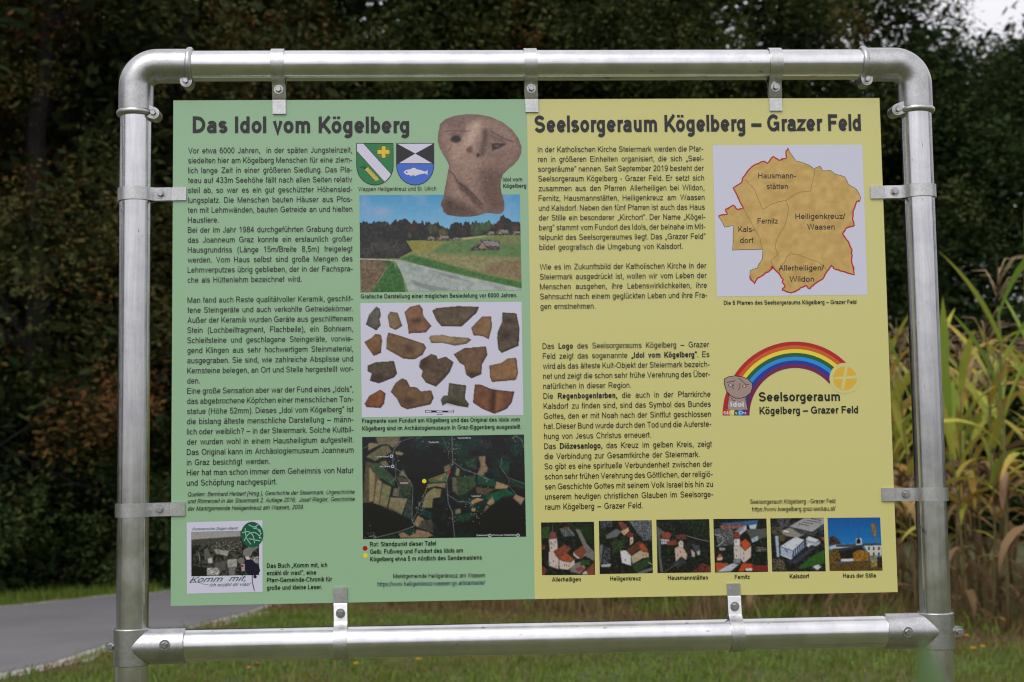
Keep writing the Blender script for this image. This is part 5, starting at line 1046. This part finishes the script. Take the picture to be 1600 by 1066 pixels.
def p4(c, P, Ln):
    green(c, P, (70, 104, 540, 104, 540, 560, 70, 560)); P((80, 200, 240, 160, 250, 330, 120, 340), (84, 88, 88), 1, 60); P((120, 150, 450, 120, 440, 160, 180, 165), (56, 92, 142)); P((350, 200, 520, 190, 525, 260, 400, 300), (82, 84, 84)); P((130, 165, 330, 150, 340, 190, 140, 200), (130, 78, 74), 1, 60); P((285, 205, 350, 160, 355, 200, 285, 260), (176, 176, 184)); P((250, 215, 330, 165, 350, 165, 285, 235), (120, 128, 136)); P((370, 165, 440, 155, 430, 195, 380, 195), (170, 186, 200))
    Ln((85, 240, 150, 260, 160, 300, 110, 340), 1.4, (140, 142, 144)); P((300, 310, 345, 275, 390, 325, 340, 380), (186, 74, 42)); P((300, 330, 340, 380, 390, 335, 390, 430, 330, 480, 300, 440), (190, 174, 164)); P((245, 340, 300, 335, 305, 450, 250, 445), (188, 178, 172)); P((248, 280, 298, 275, 300, 335, 248, 340), (196, 190, 190)); P((240, 260, 260, 215, 290, 225, 305, 262, 270, 280), (130, 60, 56)); P((90, 475, 200, 480, 180, 510, 100, 555), (176, 72, 46)); P((100, 555, 190, 500, 240, 480, 290, 490, 220, 550), (168, 172, 182), 1, 40); P((280, 550, 320, 480, 405, 485, 400, 530, 340, 525, 330, 552), (186, 66, 42)); P((400, 495, 530, 498, 532, 550, 405, 548), (122, 46, 42)); P((342, 525, 402, 520, 400, 545, 345, 545), (200, 190, 186))
    P((105, 440, 130, 405, 155, 435, 150, 455, 110, 460), (190, 180, 176)); P((103, 440, 130, 400, 155, 430), (190, 84, 54)); P((390, 280, 450, 250, 450, 290, 400, 310), (150, 170, 190)); P((430, 340, 520, 350, 525, 385, 430, 385), (90, 82, 80), 1, 70); wins(Ln, 265, 300, 265, 370, 330, 400, 330, 440, 268, 420); P((120, 350, 180, 350, 170, 375, 130, 375), (150, 156, 166), .8, 60); P((240, 450, 310, 440, 300, 480, 245, 480), (120, 122, 128))
def p5(c, P, Ln):
    green(c, P, (545, 98, 1020, 98, 1020, 560, 545, 560), (40, 44, 44)); P((600, 110, 720, 108, 700, 170, 640, 200), (70, 70, 76), 1, 50); P((560, 180, 660, 175, 640, 240, 570, 250), (72, 66, 56), 1, 40); P((640, 215, 710, 180, 860, 225, 780, 270, 660, 250), (136, 130, 120)); P((705, 175, 830, 105, 998, 104, 1000, 150, 900, 222), (150, 150, 152)); P((708, 180, 900, 224, 1000, 155, 1000, 200, 900, 250, 800, 235), (66, 68, 74), 1, 30)
    for k_ in range(4):
        for j_ in range(4): Ln((790 + 35 * k_ + 22 * j_, 158 - 14 * k_ + 4 * j_ - 6, 800 + 35 * k_ + 22 * j_, 154 - 14 * k_ + 4 * j_), 1.5, (74, 74, 78))
    P((632, 340, 760, 260, 835, 285, 740, 378), (190, 196, 206), 1, 8); P((632, 345, 740, 380, 735, 440, 640, 405), (150, 168, 196)); P((740, 380, 838, 290, 840, 350, 735, 440), (70, 88, 116)); 
    for k_ in range(5): Ln((752 + k_ * 18, 375 - k_ * 16, 752 + k_ * 18, 415 - k_ * 16), .8, (190, 200, 212))
    P((590, 255, 618, 250, 628, 430, 605, 430), (150, 166, 188)); P((845, 280, 870, 255, 960, 285, 930, 310, 850, 290), (196, 196, 200)); P((845, 290, 930, 310, 970, 290, 965, 320, 930, 340, 850, 320), (150, 160, 178)); P((845, 330, 870, 315, 900, 320, 870, 350), (196, 194, 190)); P((970, 270, 1000, 260, 1000, 300), (150, 78, 60)); P((900, 420, 1000, 370, 1005, 480, 800, 530, 790, 510), (50, 92, 42)); P((640, 440, 730, 460, 900, 340, 920, 360, 760, 490), (56, 60, 72)); P((900, 510, 950, 490, 980, 510, 940, 540), (186, 186, 190), 1, 60); P((565, 440, 660, 450, 690, 540, 570, 540), (80, 72, 62), 1, 60); P((620, 240, 680, 240, 670, 300, 630, 300), (84, 76, 50)); P((630, 400, 740, 440, 720, 450, 640, 415), (200, 200, 204)); Ln((672, 365, 690, 385), 1, (60, 60, 80)); Ln((690, 365, 690, 395), 1, (60, 60, 80)); Ln((665, 212, 700, 218), 2.4, (200, 200, 206))
def p6(c, P, Ln):
    yy = np.clip((c.Y - 810) / 40, 0, 1)[..., None]; c.a = (1 - yy) * np.array([22, 84, 148]) + yy * np.array([44, 112, 172])
    P((1040, 270, 1070, 250, 1120, 280, 1140, 325, 1040, 330), (64, 56, 54), 1, 30); P((1040, 345, 1100, 325, 1250, 320, 1240, 350, 1040, 365), (178, 180, 184)); P((1100, 325, 1440, 312, 1480, 320, 1480, 340, 1100, 345), (60, 72, 86)); P((1330, 335, 1480, 330, 1480, 420, 1380, 420), (186, 182, 176), 1, 6); P((1265, 275, 1310, 270, 1316, 328, 1265, 330), (196, 194, 192)); P((1270, 285, 1285, 272, 1302, 285, 1302, 318, 1270, 318), (36, 34, 36)); Ln((1288, 245, 1288, 275), .6, (40, 40, 50))
    P((1110, 375, 1300, 335, 1370, 400, 1380, 470, 1120, 470), (42, 34, 32), 1, 14); P((1080, 365, 1320, 330, 1300, 350, 1110, 385), (52, 56, 66))
    for a in (1372, 1412, 1455):
        for b_ in (358, 405): Ln((a, b_ - 8, a, b_ + 8), 2.6, (62, 66, 76))
    P((1135, 445, 1250, 440, 1250, 465, 1135, 468), (190, 190, 194), 1, 4); P((1040, 380, 1090, 355, 1130, 390, 1140, 450, 1100, 490, 1040, 480), (96, 72, 34), 1, 50); P((1235, 400, 1280, 368, 1350, 375, 1385, 420, 1370, 460, 1250, 470), (140, 98, 34), 1, 50); P((1040, 485, 1250, 468, 1490, 465, 1490, 550, 1040, 550), (88, 70, 40), 1, 22); P((1388, 150, 1410, 140, 1430, 170, 1436, 220, 1432, 280, 1415, 270, 1395, 210), (120, 104, 60), 1, 50); Ln((1430, 270, 1434, 320), .8, (110, 90, 50)); P((1385, 420, 1440, 415, 1440, 500, 1390, 520), (150, 122, 62), .8, 70); P((1440, 430, 1485, 425, 1485, 520, 1445, 510), (54, 48, 36))
for args in (((84, 146, 540, 140, 550, 597, 92, 600), qa, p1, 'small photo of a white church with red tower and red roofs'), ((582, 132, 1037, 127, 1048, 582, 590, 590), qa, p2, 'small photo of a long brown roofed church from above'), ((1077, 122, 1533, 117, 1548, 576, 1088, 582), qa, p3, 'small dark photo of a pinkish church among trees'),
             ((76, 112, 518, 108, 532, 552, 90, 558), qb, p4, 'small photo of a white church with bright orange roof in a town'), ((550, 107, 995, 102, 1012, 548, 567, 550), qb, p5, 'small photo of a pale modern church with slim tower'), ((1027, 103, 1465, 99, 1486, 542, 1045, 545), qb, p6, 'small photo of a low building under a blue sky')):
    photo('church_picture', args[1], args[0], args[2], args[3], int(args[0][0]) % 50)

# book cover
q = crop(280, 800, 5.517); pr = Print(); pr.poly(q(66, 90, 718, 72, 720, 688, 68, 705), (202, 200, 220), 0); c = Cv(298, 828, 408, 902, (60, 60, 56))
P_ = lambda pts, col, a=1.0, var=10: c.fill(c.soft(c.mp(q(*pts)), .3), col, a, var, 1.8, 4)
c.fill(c.X * 0 + 1, (52, 52, 48), 1, 40, 3, 3); P_((105, 170, 530, 160, 530, 212, 105, 240), (150, 148, 146)); P_((105, 240, 530, 212, 530, 260, 105, 290), (70, 70, 66)); P_((240, 260, 540, 250, 540, 340, 280, 330), (76, 76, 70), 1, 60); P_((300, 320, 430, 335, 420, 380, 320, 360), (140, 140, 132), 1, 40); P_((245, 395, 285, 390, 290, 440, 250, 440), (176, 176, 172)); P_((215, 320, 245, 310, 280, 390, 220, 420), (92, 92, 86)); P_((415, 410, 500, 405, 500, 470, 420, 480), (150, 150, 142), 1, 40); P_((300, 440, 410, 420, 400, 500, 320, 520), (84, 84, 78)); P_((240, 480, 330, 480, 355, 520, 340, 545, 240, 545), (150, 150, 142), 1, 90); P_((105, 470, 240, 480, 230, 550, 105, 552), (34, 34, 32)); P_((430, 480, 490, 470, 480, 545, 430, 545), (110, 110, 104)); P_((600, 400, 685, 380, 690, 440, 620, 450), (140, 140, 132), 1, 60); c.fill(c.ml(q(268, 230, 268, 340), .8), (40, 40, 40)); c.fill(c.ml(q(170, 350, 180, 420), 1.6), (120, 120, 114)); c.grain(8, 1, 5)
pr.canvas(c, q(106, 172, 690, 158, 690, 543, 106, 555), .9, .4)
pr.disc(*q(630, 195)[0], 17.5, (22, 92, 66), 1.0, 20); pr.poly(q(600, 290, 660, 290, 690, 300, 600, 370, 580, 330), (110, 112, 112), .9)
for pp in ((545, 180, 600, 170, 640, 210, 650, 270), (560, 250, 600, 190, 660, 180, 710, 230), (600, 110, 650, 130, 690, 100), (640, 140, 700, 160, 690, 230), (570, 140, 580, 220, 620, 280), (660, 130, 712, 190), (600, 230, 700, 250)): pr.line(smooth_line(q(*pp), 12), 1.3, (150, 190, 176), 1.3)
pr.poly(q(565, 420, 600, 395, 640, 420, 690, 470, 700, 510, 660, 545, 600, 545, 570, 500), (38, 34, 52), 1.2); pr.disc(*q(537, 420)[0], 5, (110, 108, 106), 1.2); pr.disc(*q(590, 350)[0], 7, (118, 116, 114), 1.1); pr.disc(*q(655, 558)[0], 2.6, (40, 38, 50), 1.4); pr.poly(q(570, 385, 605, 385, 610, 410, 580, 410), (190, 188, 196), 1.3); pr.poly(q(530, 440, 570, 450, 565, 510, 540, 510), (150, 148, 150), 1.15); pr.disc(*q(545, 465)[0], 2, (150, 40, 50), 1.4)
pr.line(smooth_line(q(630, 545, 632, 600, 640, 640, 650, 678), 10), 1.2, (50, 48, 60), 1.3)
GRN = (40, 92, 76); pr.line(smooth_line(q(90, 610, 160, 605, 215, 622, 255, 628), 12), .6, GRN, 1); pr.build('book_cover_picture', 'white book cover with grey village photo and green balloon')
M['text_green'] = ink_mat('green_ink', alb((46, 96, 82)))
caption([('Pommersche Zeigen-Band', *q(112, 160, 510, 150))], 4.4, -.006, .45, 'text_green', 'cover_text'); caption([('Komm  mit,', *q(90, 608, 575, 592))], 8.6, -.004, .5, 'text_green', 'cover_text'); caption([('ich erzähl dir was!', *q(262, 642, 618, 634))], 5, -.006, .45, 'text_green', 'cover_text')
